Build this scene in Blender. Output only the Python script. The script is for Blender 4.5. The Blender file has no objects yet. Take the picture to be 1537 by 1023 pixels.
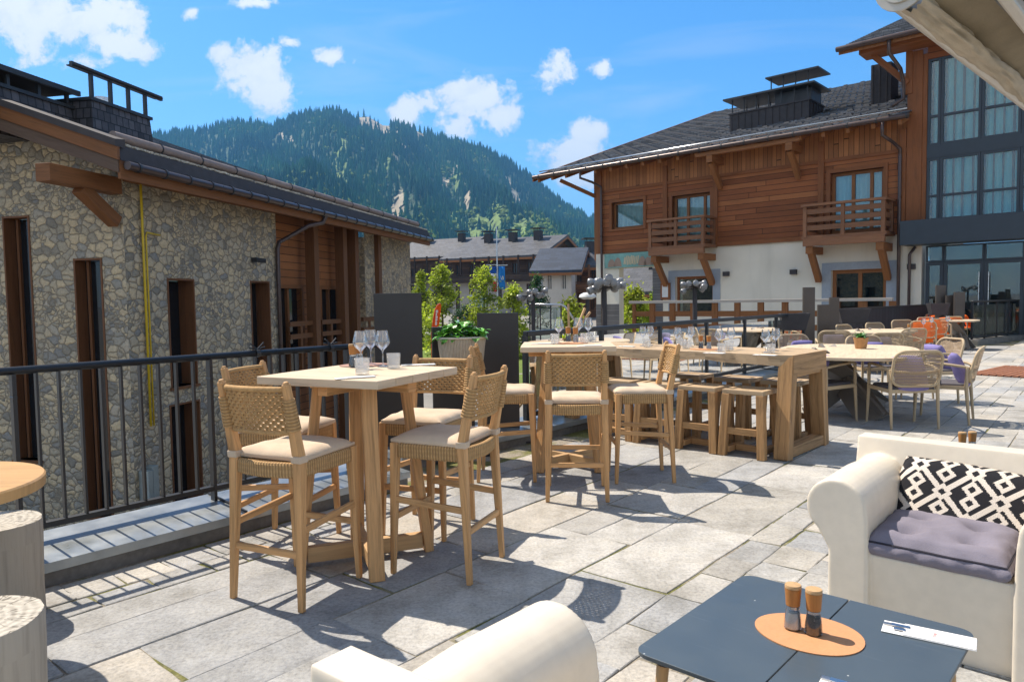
HAZE = True
import bpy, bmesh, math, random
from mathutils import Vector, Matrix, noise as mnoise
R = math.radians
scene = bpy.context.scene
col = scene.collection
rnd = random.Random(7)

# ---------------------------------------------------------------- camera maths
CAM_F, CAM_H, CAM_P, CAM_R = 1080.0, 1.42, R(3.2), R(-0.87)
def ray(u, v):
    x = (u-768.5)/CAM_F; y = -(v-511.5)/CAM_F; z = -1.0
    c, s = math.cos(CAM_R), math.sin(CAM_R); x, y = c*x-s*y, s*x+c*y
    a = math.pi/2-CAM_P; c, s = math.cos(a), math.sin(a)
    return Vector((x, c*y-s*z, s*y+c*z))
def G(u, v, z=0.0):
    d = ray(u, v); t = (z-CAM_H)/d.z; return Vector((d.x*t, d.y*t, z))
def P(u, v, Y):
    d = ray(u, v); t = Y/d.y; return Vector((d.x*t, Y, CAM_H+d.z*t))
class Frame:                      # a local frame (origin, rotation about z) with pixel look-ups
    def __init__(s, o, deg): s.o = Vector((o[0], o[1], 0)); s.deg = deg; a = R(deg); s.X = Vector((math.cos(a), math.sin(a), 0)); s.Y = Vector((-math.sin(a), math.cos(a), 0))
    def onY(s, u, v, y=0.0):      # hits the plane local y = const -> (x, z)
        d = ray(u, v); c = Vector((0, 0, CAM_H)); t = (y-(c-s.o).dot(s.Y))/d.dot(s.Y); p = c+d*t-s.o; return p.dot(s.X), p.z
    def onX(s, u, v, x=0.0):
        d = ray(u, v); c = Vector((0, 0, CAM_H)); t = (x-(c-s.o).dot(s.X))/d.dot(s.X); p = c+d*t-s.o; return p.dot(s.Y), p.z

# ---------------------------------------------------------------- mesh builder
class MB:
    def __init__(s): s.v = []; s.f = []; s.uv = []; s.c = []; s.tone = None
    def face(s, pts, uvs=None):
        i = len(s.v); s.v += [tuple(p) for p in pts]; n = len(pts); s.f.append(tuple(range(i, i+n)))
        if uvs is None: uvs = planar(pts)
        s.uv += [tuple(q) for q in uvs]
        if s.tone is not None: s.c += [s.tone]*n
        return s
    def hexa(s, b, t, along=0, off=None):    # b, t: 4 bottom and 4 top corners in the same turning order
        o = off or (rnd.uniform(0, 9), rnd.uniform(0, 9))
        F = [(b[3], b[2], b[1], b[0]), tuple(t)]+[(b[i], b[(i+1) % 4], t[(i+1) % 4], t[i]) for i in range(4)]
        ax = (Vector(t[0])-Vector(b[0]))
        L = [ax, Vector(b[1])-Vector(b[0]), Vector(b[3])-Vector(b[0])]
        g = max(L, key=lambda q: q.length) if along == 0 else L[along-1]
        g = g.normalized() if g.length else Vector((0, 0, 1))
        for k, f in enumerate(F):
            p = [Vector(q) for q in f]; n = (p[1]-p[0]).cross(p[2]-p[0])
            if n.length < 1e-12: n = (p[2]-p[1]).cross(p[3]-p[1])
            n = n.normalized() if n.length > 1e-12 else Vector((0, 0, 1))
            gu = g-n*g.dot(n)
            if gu.length < .3: gu = (L[1] if g != L[1].normalized() else L[2]); gu = gu-n*gu.dot(n)
            gu = gu.normalized() if gu.length > 1e-9 else Vector((1, 0, 0)); gv = n.cross(gu)
            s.face(f, [(q.dot(gu)+o[0], q.dot(gv)+o[1]+k*.37) for q in p])
        return s
    def box(s, c, size, rz=0, rot=None, off=None):
        M = rot if rot is not None else Matrix.Rotation(rz, 3, 'Z'); c = Vector(c); x, y, z = [k/2 for k in size]
        q = lambda a, b, d: c+M@Vector((a*x, b*y, d*z))
        return s.hexa([q(-1,-1,-1), q(1,-1,-1), q(1,1,-1), q(-1,1,-1)], [q(-1,-1,1), q(1,-1,1), q(1,1,1), q(-1,1,1)], off=off)
    def bb(s, x0, x1, y0, y1, z0, z1, off=None): return s.box(((x0+x1)/2, (y0+y1)/2, (z0+z1)/2), (x1-x0, y1-y0, z1-z0), off=off)
    def beam(s, p, q, w, h, up=(0, 0, 1), w2=None, h2=None):
        p, q = Vector(p), Vector(q); d = (q-p).normalized(); up = Vector(up)
        x = d.cross(up)
        if x.length < .05: x = d.cross(Vector((0, 1, 0)))
        x.normalize(); y = x.cross(d); w2 = w if w2 is None else w2; h2 = h if h2 is None else h2
        cn = lambda o, a, b: [o-x*a/2-y*b/2, o+x*a/2-y*b/2, o+x*a/2+y*b/2, o-x*a/2+y*b/2]
        return s.hexa(cn(p, w, h), cn(q, w2, h2), along=1)
    def rings(s, rings, closed_u=True, caps=True, vlen=None):
        n = len(rings[0]); acc = 0; o = (rnd.uniform(0, 9), rnd.uniform(0, 9))
        for i in range(len(rings)-1):
            A, B = rings[i], rings[i+1]; dl = (Vector(A[0])-Vector(B[0])).length; w = 0
            for j in range(n if closed_u else n-1):
                k = (j+1) % n; dw = (Vector(A[k])-Vector(A[j])).length or (Vector(B[k])-Vector(B[j])).length
                s.face([A[j], A[k], B[k], B[j]], [(acc+o[0], w+o[1]), (acc+o[0], w+dw+o[1]), (acc+dl+o[0], w+dw+o[1]), (acc+dl+o[0], w+o[1])]); w += dw
            acc += dl
        if caps and closed_u:
            s.face(list(reversed(rings[0]))); s.face(list(rings[-1]))
        return s
    def tube(s, pts, r, n=8, closed=False, caps=True, flat=1.0):
        pts = [Vector(p) for p in pts]; m = len(pts); rr = r if isinstance(r, (list, tuple)) else [r]*m; rings = []
        prev = None
        for i, p in enumerate(pts):
            a = pts[(i-1) % m] if (closed or i > 0) else p; b = pts[(i+1) % m] if (closed or i < m-1) else p
            d = (b-a).normalized()
            if prev is None:
                x = d.cross(Vector((0, 0, 1)));  x = x if x.length > .1 else d.cross(Vector((0, 1, 0)))
            else: x = prev-d*prev.dot(d)
            x.normalize(); prev = x; y = x.cross(d)
            rings.append([p+x*rr[i]*math.cos(2*math.pi*k/n)+y*rr[i]*flat*math.sin(2*math.pi*k/n) for k in range(n)])
        if closed: rings.append(rings[0])
        return s.rings(rings, caps=caps and not closed)
    def lathe(s, prof, n=24, c=(0, 0, 0), caps=True, sq=(1, 1)):
        c = Vector(c)
        return s.rings([[c+Vector((r*sq[0]*math.cos(2*math.pi*k/n), r*sq[1]*math.sin(2*math.pi*k/n), z)) for k in range(n)] for r, z in prof], caps=caps)
    def prism(s, poly, z0, z1):
        n = len(poly); s.face([(x, y, z1) for x, y in poly], poly); s.face([(x, y, z0) for x, y in reversed(poly)], list(reversed(poly)))
        w = 0
        for i in range(n):
            a, b = poly[i], poly[(i+1) % n]; l = math.hypot(a[0]-b[0], a[1]-b[1])
            s.face([(a[0], a[1], z0), (b[0], b[1], z0), (b[0], b[1], z1), (a[0], a[1], z1)], [(w, z0), (w+l, z0), (w+l, z1), (w, z1)]); w += l
        return s
    def extr(s, prof, o, a, b, c0, c1):        # profile in plane (a,b) at o, extruded along axis a x b from c0 to c1
        o, a, b = Vector(o), Vector(a), Vector(b); n = a.cross(b)
        A = [o+a*x+b*y+n*c0 for x, y in prof]; B = [o+a*x+b*y+n*c1 for x, y in prof]
        return s.rings([A, B])
    def build(s, name, mat, parent=None, smooth=False, bevel=0, seg=2, weld=False, sub=0, auto=None):
        me = bpy.data.meshes.new(name); me.from_pydata(s.v, [], s.f)
        uvl = me.uv_layers.new(name='UVMap'); flat = [k for q in s.uv for k in q]; uvl.data.foreach_set('uv', flat)
        if s.c:
            ca = me.color_attributes.new('tone', 'FLOAT_COLOR', 'CORNER'); ca.data.foreach_set('color', [k for q in s.c for k in q])
        bm = bmesh.new(); bm.from_mesh(me)
        if weld or bevel or smooth: bmesh.ops.remove_doubles(bm, verts=bm.verts, dist=1e-5)
        bmesh.ops.recalc_face_normals(bm, faces=bm.faces) if (weld or bevel or smooth) else None
        bm.to_mesh(me); bm.free()
        me.materials.append(mat)
        if smooth:
            me.shade_smooth()
            if auto: me.set_sharp_from_angle(angle=R(auto))
        o = bpy.data.objects.new(name, me); col.objects.link(o)
        if parent is not None: o.parent = parent
        if bevel:
            m = o.modifiers.new('bevel', 'BEVEL'); m.width = bevel; m.segments = seg; m.limit_method = 'ANGLE'; m.angle_limit = R(40)
        if sub:
            m = o.modifiers.new('sub', 'SUBSURF'); m.levels = m.render_levels = sub
        return o
def planar(pts):
    p = [Vector(q) for q in pts]; n = (p[1]-p[0]).cross(p[2]-p[0]); n = Vector((abs(n.x), abs(n.y), abs(n.z)))
    if n.z >= n.x and n.z >= n.y: return [(q.x, q.y) for q in p]
    if n.x >= n.y: return [(q.y, q.z) for q in p]
    return [(q.x, q.z) for q in p]
def wall_holes(mb, x0, x1, z0, z1, holes, y=0.0, depth=.3, axis='x', ztop=None, sgn=1):
    """flat wall at y with rectangular holes (x0,x1,z0,z1); reveals go to y+depth. axis 'x': wall runs along x; 'y': along y at x=y."""
    xs = sorted({x0, x1, *[h[0] for h in holes], *[h[1] for h in holes]}); zs = sorted({z0, z1, *[h[2] for h in holes], *[h[3] for h in holes]})
    pt = (lambda a, d, z: (a, d, z)) if axis == 'x' else (lambda a, d, z: (d, a, z))
    for i in range(len(xs)-1):
        for j in range(len(zs)-1):
            cx, cz = (xs[i]+xs[i+1])/2, (zs[j]+zs[j+1])/2
            if any(h[0] < cx < h[1] and h[2] < cz < h[3] for h in holes): continue
            a, b, c, d = xs[i], xs[i+1], zs[j], zs[j+1]
            e = [d, d]
            if ztop and j == len(zs)-2: e = [ztop(a), ztop(b)]
            k = 0 if axis == 'x' else 41.7; mb.face([pt(a, y, c), pt(b, y, c), pt(b, y, e[1]), pt(a, y, e[0])], [(a+k, c+k), (b+k, c+k), (b+k, e[1]+k), (a+k, e[0]+k)])
    for a, b, c, d in holes:
        for (p, q) in (((a, c), (a, d)), ((b, d), (b, c)), ((a, d), (b, d)), ((b, c), (a, c))):
            mb.face([pt(p[0], y, p[1]), pt(q[0], y, q[1]), pt(q[0], y+depth, q[1]), pt(p[0], y+depth, p[1])], [(p[0], p[1]), (q[0], q[1]), (q[0]+depth, q[1]+depth*.5), (p[0]+depth, p[1]+depth*.5)])
    return mb
def rrect(w, h, r, n=6, cx=0, cy=0):
    out = []
    for (sx, sy, a0) in ((1, 1, 0), (-1, 1, 90), (-1, -1, 180), (1, -1, 270)):
        for k in range(n+1):
            a = R(a0+90*k/n); out.append((cx+sx*(w/2-r)+r*math.cos(a), cy+sy*(h/2-r)+r*math.sin(a)))
    return out
def empty(name, loc, rz=0.0, label=None, cat=None, group=None):
    o = bpy.data.objects.new(name, None); o.empty_display_size = .1; col.objects.link(o); o.location = loc; o.rotation_euler = (0, 0, rz); tag(o, label, cat, group); return o
def tag(o, label=None, cat=None, group=None, kind=None):
    if label: o['label'] = label
    if cat: o['category'] = cat
    if group: o['group'] = group
    if kind: o['kind'] = kind
    return o
def dup(root, loc, rz=None, label=None, group=None):
    r = root.copy(); col.objects.link(r); r.location = loc
    if rz is not None: r.rotation_euler = (0, 0, rz)
    if label: r['label'] = label
    if group: r['group'] = group
    for ch in list(root.children):
        c = ch.copy(); col.objects.link(c); c.parent = r
        for g in ch.children:
            d = g.copy(); col.objects.link(d); d.parent = c
    return r
def arc(c, r, a0, a1, n): return [(c[0]+r*math.cos(R(a0+(a1-a0)*k/n)), c[1]+r*math.sin(R(a0+(a1-a0)*k/n))) for k in range(n+1)]

# ---------------------------------------------------------------- materials
class NT:
    def __init__(s, name):
        s.m = bpy.data.materials.new(name); s.m.use_nodes = True; s.t = s.m.node_tree; s.t.nodes.clear()
        s.out = s.t.nodes.new('ShaderNodeOutputMaterial')
    def n(s, typ, ins=None, **props):
        nd = s.t.nodes.new('ShaderNode'+typ)
        for k, v in props.items(): setattr(nd, k, v)
        for k, v in (ins or {}).items():
            sk = nd.inputs[k]
            if hasattr(v, 'is_output'): s.t.links.new(v, sk)
            elif hasattr(v, 'outputs'): s.t.links.new(v.outputs[0], sk)
            else: sk.default_value = v
        return nd
    def math(s, op, a, b=0.0, c=None, clamp=False):
        nd = s.t.nodes.new('ShaderNodeMath'); nd.operation = op; nd.use_clamp = clamp
        for i, v in enumerate([a, b] if c is None else [a, b, c]):
            if hasattr(v, 'outputs'): v = v.outputs[0]
            if hasattr(v, 'is_output'): s.t.links.new(v, nd.inputs[i])
            else: nd.inputs[i].default_value = v
        return nd.outputs[0]
    def ramp(s, fac, stops, interp='LINEAR'):
        nd = s.t.nodes.new('ShaderNodeValToRGB'); nd.color_ramp.interpolation = interp; e = nd.color_ramp.elements
        while len(e) < len(stops): e.new(.5)
        for k, (p, c) in enumerate(stops): e[k].position = p; e[k].color = c4(c)
        s.t.links.new(fac.outputs[0] if hasattr(fac, 'outputs') else fac, nd.inputs[0]); return nd.outputs[0]
    def mix(s, fac, a, b, blend='MIX'):
        nd = s.t.nodes.new('ShaderNodeMix'); nd.data_type = 'RGBA'; nd.blend_type = blend
        for k, v in ((0, fac), (6, a), (7, b)):
            if hasattr(v, 'outputs'): v = v.outputs[0]
            if hasattr(v, 'is_output'): s.t.links.new(v, nd.inputs[k])
            else: nd.inputs[k].default_value = v if k == 0 else c4(v)
        return nd.outputs[2]
    def uv(s, sx=1, sy=1, sz=1): return s.n('Mapping', {'Vector': s.n('TexCoord').outputs['UV'], 'Scale': (sx, sy, sz)}).outputs[0]
    def obj(s, sc=(1, 1, 1), rot=(0, 0, 0)): return s.n('Mapping', {'Vector': s.n('TexCoord').outputs['Object'], 'Scale': sc, 'Rotation': rot}).outputs[0]
    def noise(s, vec, scale, detail=4, rough=.55, dist=0): return s.n('TexNoise', {'Vector': vec, 'Scale': scale, 'Detail': detail, 'Roughness': rough, 'Distortion': dist})
    def bsdf(s, color, rough=.6, bump=None, bstr=.3, bdist=.01, spec=.5, metal=0.0, **kw):
        b = s.n('BsdfPrincipled')
        for k, v in (('Base Color', color), ('Roughness', rough), ('Metallic', metal), ('Specular IOR Level', spec), *kw.items()):
            if hasattr(v, 'outputs'): v = v.outputs[0]
            if hasattr(v, 'is_output'): s.t.links.new(v, b.inputs[k])
            else: b.inputs[k].default_value = c4(v) if k == 'Base Color' else v
        if bump is not None: s.t.links.new(s.n('Bump', {'Height': bump, 'Strength': bstr, 'Distance': bdist}).outputs[0], b.inputs['Normal'])
        s.t.links.new(b.outputs[0], s.out.inputs[0]); return s.m
def c4(c): return (c[0], c[1], c[2], 1.0) if len(c) == 3 else tuple(c)
def sc(c, k): return tuple(min(1, x*k) for x in c[:3])
def m_wood(name, c, dark=.55, light=1.25, rough=.6, freq=26, stretch=1.4, spec=.3, streak=None):
    t = NT(name); v = t.uv(stretch, freq, 1); n1 = t.noise(v, 1.0, 5, .6, 1.2); n2 = t.noise(t.uv(stretch*6, freq*5, 1), 1.0, 3)
    f = t.math('ADD', t.math('MULTIPLY', n1.outputs[0], .75), t.math('MULTIPLY', n2.outputs[0], .25))
    cc = t.ramp(f, [(.3, sc(c, dark)), (.5, c), (.72, sc(c, light))])
    big = t.noise(t.uv(.7, 3, 1), 1.0, 2); cc = t.mix(t.math('MULTIPLY', big.outputs[0], .5), cc, t.mix(1.0, cc, streak or sc(c, .7), 'MULTIPLY') if streak else sc(c, .85))
    # knots
    vo = t.n('TexVoronoi', {'Vector': t.uv(3.0, 9, 1), 'Scale': 1.0}); kn = t.ramp(vo.outputs['Distance'], [(.0, (1, 1, 1)), (.13, (0, 0, 0))])
    sel = t.math('GREATER_THAN', t.n('SeparateColor', {'Color': vo.outputs['Color']}).outputs[0], .72)
    cc = t.mix(t.math('MULTIPLY', t.math('MULTIPLY', kn, sel), .7), cc, sc(c, .3))
    return t.bsdf(cc, rough, f, .25, .004, spec)
def m_planks(name, c, h=.16, vert=False, dark=.5, light=1.3, rough=.65, gap=.045, var=.5, glen=2.6, warm=None):
    t = NT(name); s = t.n('SeparateXYZ', {'Vector': t.uv()}); a, b = (s.outputs[1], s.outputs[0]) if vert else (s.outputs[0], s.outputs[1])
    q = t.math('DIVIDE', b, h); idx = t.math('FLOOR', q); fr = t.math('FRACT', q)
    wn = t.n('TexWhiteNoise', {'W': idx}, noise_dimensions='1D'); a2 = t.math('ADD', a, t.math('MULTIPLY', wn.outputs[0], 7.3))
    seg = t.math('FLOOR', t.math('DIVIDE', a2, glen)); wn2 = t.n('TexWhiteNoise', {'W': t.math('ADD', t.math('MULTIPLY', idx, 17.13), t.math('MULTIPLY', seg, 3.7))}, noise_dimensions='1D')
    vec = t.n('CombineXYZ', {'X': t.math('MULTIPLY', a2, 1.3), 'Y': t.math('MULTIPLY', b, 30), 'Z': t.math('MULTIPLY', wn2.outputs[0], 40)})
    n1 = t.noise(vec, 1.0, 5, .65, 1.5)
    cc = t.ramp(n1, [(.28, sc(c, dark)), (.5, c), (.75, sc(c, light))])
    tint = t.ramp(wn2, [(0, sc(c, 1-var)), (.5, c), (1, warm or sc(c, 1+var))]); cc = t.mix(.6, cc, tint)
    pat = t.noise(t.uv(.5, 1.2, 1), 1.0, 3); cc = t.mix(t.ramp(pat, [(.45, (0, 0, 0)), (.75, (.55, .55, .55))]), cc, sc(c, .55))
    edge = t.math('LESS_THAN', t.math('MINIMUM', fr, t.math('SUBTRACT', 1.0, fr)), gap); fs = t.math('FRACT', t.math('DIVIDE', a2, glen)); e2 = t.math('LESS_THAN', fs, .004)
    g = t.math('MAXIMUM', edge, e2); cc = t.mix(t.math('MULTIPLY', g, .88), cc, (.012, .008, .005))
    hgt = t.math('ADD', t.math('MULTIPLY', n1.outputs[0], .3), t.math('MULTIPLY', t.math('SUBTRACT', 1.0, g), 1.0)); hgt = t.math('ADD', hgt, t.math('MULTIPLY', wn2.outputs[0], .4))
    return t.bsdf(cc, rough, hgt, .5, .012, .3)
def m_plain(name, c, rough=.5, metal=0.0, spec=.5, nsc=30, var=.12, bstr=0.0, coat=0.0):
    t = NT(name); n = t.noise(t.obj(), nsc, 4); n2 = t.noise(t.obj(), nsc*.13, 3)
    f = t.math('ADD', t.math('MULTIPLY', n.outputs[0], .5), t.math('MULTIPLY', n2.outputs[0], .5))
    cc = t.ramp(f, [(.3, sc(c, 1-var)), (.7, sc(c, 1+var))]); rr = t.math('ADD', t.math('MULTIPLY', n2.outputs[0], .2), rough-.1)
    return t.bsdf(cc, rr, n.outputs[0] if bstr else None, bstr, .004, spec, metal, **({'Coat Weight': coat} if coat else {}))
def m_glass(name, tint=(.9, .95, .96), rough=.02, base=.06, refl=1.0, film=0.0):
    t = NT(name); lw = t.n('Fresnel', {'IOR': 1.5}); f = t.math('MINIMUM', t.math('ADD', t.math('MULTIPLY', lw.outputs[0], refl), base), .9)
    tr = t.n('BsdfTransparent', {'Color': c4(tint)}); gl = t.n('BsdfGlossy', {'Color': (1, 1, 1, 1), 'Roughness': rough})
    mx = t.n('MixShader', {0: f, 1: tr, 2: gl}); sh = mx
    if film: sh = t.n('MixShader', {0: film, 1: mx, 2: t.n('BsdfDiffuse', {'Color': (.8, .85, .86, 1)})})
    t.t.links.new(sh.outputs[0], t.out.inputs[0]); return t.m
def m_stone_wall(name, scale=5.9):
    t = NT(name); w = t.n('Mapping', {'Vector': t.n('TexCoord').outputs['UV'], 'Scale': (1.0, 1.25, 1)}).outputs[0]
    wob = t.noise(w, 3.2, 3); vec = t.n('VectorMath', {0: w, 1: t.n('VectorMath', {0: wob.outputs['Color'], 'Scale': .22}, operation='SCALE').outputs[0]}, operation='ADD').outputs[0]
    mask = t.noise(w, .9, 2)
    v1 = t.n('TexVoronoi', {'Vector': vec, 'Scale': scale, 'Randomness': .95}); e1 = t.n('TexVoronoi', {'Vector': vec, 'Scale': scale, 'Randomness': .95}, feature='DISTANCE_TO_EDGE')
    v2 = t.n('TexVoronoi', {'Vector': vec, 'Scale': scale*1.75}); e2 = t.n('TexVoronoi', {'Vector': vec, 'Scale': scale*1.75}, feature='DISTANCE_TO_EDGE')
    sel = t.math('GREATER_THAN', mask.outputs[0], .56)
    colr = t.mix(sel, v1.outputs['Color'], v2.outputs['Color']); ed = t.n('Mix', {0: sel, 2: e1.outputs[0], 3: t.math('MULTIPLY', e2.outputs[0], .8)}).outputs[0]
    s = t.n('SeparateColor', {'Color': colr})
    base = t.ramp(s.outputs[0], [(0, (.25, .235, .205)), (.18, (.44, .39, .305)), (.4, (.58, .485, .345)), (.62, (.64, .525, .35)), (.8, (.50, .445, .36)), (.93, (.35, .335, .30)), (1, (.28, .275, .265))])
    n = t.noise(t.uv(), 22, 6, .7); base = t.mix(.55, base, t.mix(1, base, t.ramp(n, [(.25, (.3, .3, .3)), (.7, (1.25, 1.2, 1.1))]), 'MULTIPLY'))
    ed2 = t.math('ADD', ed, t.math('MULTIPLY', t.math('SUBTRACT', t.noise(t.uv(), 40, 3).outputs[0], .5), .05))
    mort = t.ramp(ed2, [(.018, (1, 1, 1)), (.065, (0, 0, 0))])
    cc = t.mix(mort, base, t.ramp(t.noise(t.uv(), 60, 3), [(.3, (.17, .145, .11)), (.8, (.36, .31, .235))]))
    h = t.math('ADD', t.math('MULTIPLY', t.ramp(ed2, [(.02, (0, 0, 0)), (.16, (.8, .8, .8)), (.4, (1, 1, 1))]), 1.0), t.math('MULTIPLY', n.outputs[0], .3)); h = t.math('ADD', h, t.math('MULTIPLY', s.outputs[1], .35))
    return t.bsdf(cc, .85, h, .75, .035, .25)
# ================================================================ light, sky, camera
SUN_EL, SUN_AZ = R(56), math.atan2(-.794, .608)          # azimuth from +Y towards +X
sd = Vector((math.cos(SUN_EL)*math.sin(SUN_AZ), math.cos(SUN_EL)*math.cos(SUN_AZ), math.sin(SUN_EL)))
sl = bpy.data.lights.new('sun', 'SUN'); sl.energy = 5.0; sl.angle = R(.5); sl.color = (1, .90, .77)
so = bpy.data.objects.new('sun', sl); col.objects.link(so); so.rotation_euler = sd.to_track_quat('Z', 'Y').to_euler(); so.location = sd*50
cam = bpy.data.cameras.new('camera'); cam.sensor_width = 36; cam.lens = 36*CAM_F/1537; cam.clip_start = .05; cam.clip_end = 20000
co = bpy.data.objects.new('camera', cam); col.objects.link(co); co.location = (0, 0, CAM_H)
co.rotation_euler = (Matrix.Rotation(math.pi/2-CAM_P, 3, 'X')@Matrix.Rotation(CAM_R, 3, 'Z')).to_euler(); scene.camera = co
w = bpy.data.worlds.new('World'); scene.world = w; w.use_nodes = True
def build_sky():
    t = NT.__new__(NT); t.t = w.node_tree; t.t.nodes.clear(); t.m = None
    out = t.n('OutputWorld'); sky = t.n('TexSky', sky_type='NISHITA', sun_disc=False, sun_elevation=SUN_EL, sun_rotation=SUN_AZ, air_density=1.0, dust_density=.75, ozone_density=2.6, altitude=1100)
    skyc = t.n('HueSaturation', {'Saturation': 1.34, 'Value': 1.58, 'Color': sky}).outputs[0]
    d = t.n('TexCoord').outputs['Generated']; s = t.n('SeparateXYZ', {'Vector': d})
    yy = t.math('MAXIMUM', s.outputs[1], .05); u = t.math('DIVIDE', s.outputs[0], yy); v = t.math('DIVIDE', s.outputs[2], yy)
    p2 = t.n('CombineXYZ', {'X': u, 'Y': v, 'Z': 0}).outputs[0]
    nz = t.noise(p2, 13.0, 9, .62, .3); nf = t.noise(p2, 30, 6, .65)
    D = None
    # pale cumulus puffs: pixel centre, half-size, weight
    for (px, py, a, b, k) in ((105, 30, 120, 52, 1), (165, 62, 62, 30, .9), (20, 10, 60, 25, .9), (128, 92, 42, 20, .8), (385, 108, 68, 45, 1.05), (405, 135, 45, 28, .9), (330, 78, 32, 18, .8), (498, 86, 34, 17, .9), (710, 150, 72, 32, 1.05), (745, 172, 44, 26, .9), (690, 188, 34, 20, .7), (832, 112, 36, 34, .78), (905, 103, 16, 13, .7), (607, 170, 32, 20, .95), (858, 232, 62, 34, 1.1), (880, 205, 34, 20, .9), (885, 262, 80, 22, .9), (290, 18, 16, 13, .75), (385, 3, 60, 9, .7), (436, 62, 18, 10, .7), (-120, 60, 90, 50, 1), (1700, 120, 130, 50, 1), (1900, 60, 120, 60, 1)):
        r = ray(px, py); cx, cy = r.x/r.y, r.z/r.y
        ex = t.math('DIVIDE', t.math('SUBTRACT', u, cx), a/CAM_F); ey = t.math('DIVIDE', t.math('SUBTRACT', v, cy), b/CAM_F)
        q = t.math('MULTIPLY', t.math('SUBTRACT', 1.0, t.math('SQRT', t.math('ADD', t.math('MULTIPLY', ex, ex), t.math('MULTIPLY', ey, ey)))), k)
        D = q if D is None else t.math('MAXIMUM', D, q)
    nn = t.math('ADD', t.math('MULTIPLY', t.math('SUBTRACT', nz, .5), 3.2), t.math('MULTIPLY', t.math('SUBTRACT', nf, .5), 1.5))
    m = t.math('ADD', t.math('MAXIMUM', D, -1.2), nn)
    mask = t.math('MULTIPLY', t.ramp(m, [(.0, (0, 0, 0)), (.14, (.30, .30, .30)), (.42, (1, 1, 1))]), t.math('GREATER_THAN', s.outputs[1], .05))
    # thin high veil streaks
    vs = t.noise(t.n('Mapping', {'Vector': p2, 'Rotation': (0, 0, .35), 'Scale': (1.6, 9, 1)}), 1.3, 6, .6, .8)
    veil = t.math('MULTIPLY', t.ramp(vs, [(.52, (0, 0, 0)), (.8, (.3, .3, .3))]), t.math('GREATER_THAN', s.outputs[1], .05))
    sh = t.noise(p2, 16, 5); cc = t.ramp(t.math('ADD', t.math('MULTIPLY', sh, .5), t.math('MULTIPLY', m, .35)), [(.2, (6.4, 6.8, 7.2)), (.5, (8.2, 8.2, 8.2))])
    # unseen cloud cover added overhead and behind the camera as neutral fill light
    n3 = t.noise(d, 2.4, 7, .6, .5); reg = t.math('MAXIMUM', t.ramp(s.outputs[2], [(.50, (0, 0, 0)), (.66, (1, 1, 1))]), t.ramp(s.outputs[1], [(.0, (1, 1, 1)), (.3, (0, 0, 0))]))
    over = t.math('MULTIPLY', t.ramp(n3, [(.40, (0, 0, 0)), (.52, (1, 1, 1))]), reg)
    c = t.mix(over, t.mix(t.math('MAXIMUM', mask, veil), skyc, cc), t.mix(t.ramp(s.outputs[2], [(.35, (0, 0, 0)), (.6, (1, 1, 1))]), (9.5, 9.3, 8.9), (3.4, 3.4, 3.4)))  # the added clouds are brighter low down to lift the facades
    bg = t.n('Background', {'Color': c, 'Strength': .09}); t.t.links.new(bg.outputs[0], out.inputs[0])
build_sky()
scene.view_settings.view_transform = 'Standard'; scene.view_settings.look = 'None'; scene.view_settings.exposure = .70; scene.view_settings.gamma = 1
scene.cycles.use_denoising = True; scene.cycles.max_bounces = 8; scene.cycles.transparent_max_bounces = 24; scene.cycles.volume_bounces = 0; scene.cycles.caustics_reflective = False; scene.cycles.caustics_refractive = False
scene.cycles.sample_clamp_indirect = 6

# ================================================================ ground, hills, far forest
LOW = -2.6
def smooth(a, b, x): k = min(1, max(0, (x-a)/(b-a))); return k*k*(3-2*k)
def ground_z(x, y): return LOW+2.1*smooth(36, 75, y)+9*smooth(90, 700, y)
def m_ground():
    t = NT('plaza_concrete'); v = t.obj(); n = t.noise(v, .35, 6); n2 = t.noise(v, 14, 4)
    cc = t.ramp(t.math('ADD', t.math('MULTIPLY', n, .6), t.math('MULTIPLY', n2, .4)), [(.3, (.15, .145, .13)), (.7, (.30, .285, .26))])
    g = t.n('SeparateXYZ', {'Vector': v}); far = t.ramp(t.math('DIVIDE', g.outputs[1], 400), [(.24, (0, 0, 0)), (.34, (1, 1, 1))])
    cc = t.mix(far, cc, t.ramp(t.noise(v, .03, 5), [(.35, (.05, .085, .02)), (.7, (.10, .13, .03))]))
    return t.bsdf(cc, .9, n2, .3, .02)
mb = MB(); xs = [-6000, -2500, -900, -300, -120, -60, -30, -15, 0, 15, 30, 60, 120, 300, 900, 2500, 6000]; ys = [-3000, -300, -60, 0, 20, 36, 42, 48, 54, 60, 66, 72, 78, 90, 120, 160, 220, 300, 420, 560, 700, 900, 9000]
for i in range(len(xs)-1):
    for j in range(len(ys)-1):
        q = [(xs[i], ys[j]), (xs[i+1], ys[j]), (xs[i+1], ys[j+1]), (xs[i], ys[j+1])]; mb.face([(a, b, ground_z(a, b)) for a, b in q])
tag(mb.build('ground', m_ground(), smooth=True), kind='structure')
def m_grass():
    t = NT('lawn_grass'); n = t.noise(t.obj(), 60, 5); n2 = t.noise(t.obj(), 1.2, 3)
    cc = t.ramp(t.math('ADD', t.math('MULTIPLY', n, .6), t.math('MULTIPLY', n2, .4)), [(.3, (.07, .12, .012)), (.7, (.17, .25, .03))]); return t.bsdf(cc, .9, n, .6, .05)
lawn_m = m_grass(); mb = MB()
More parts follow.
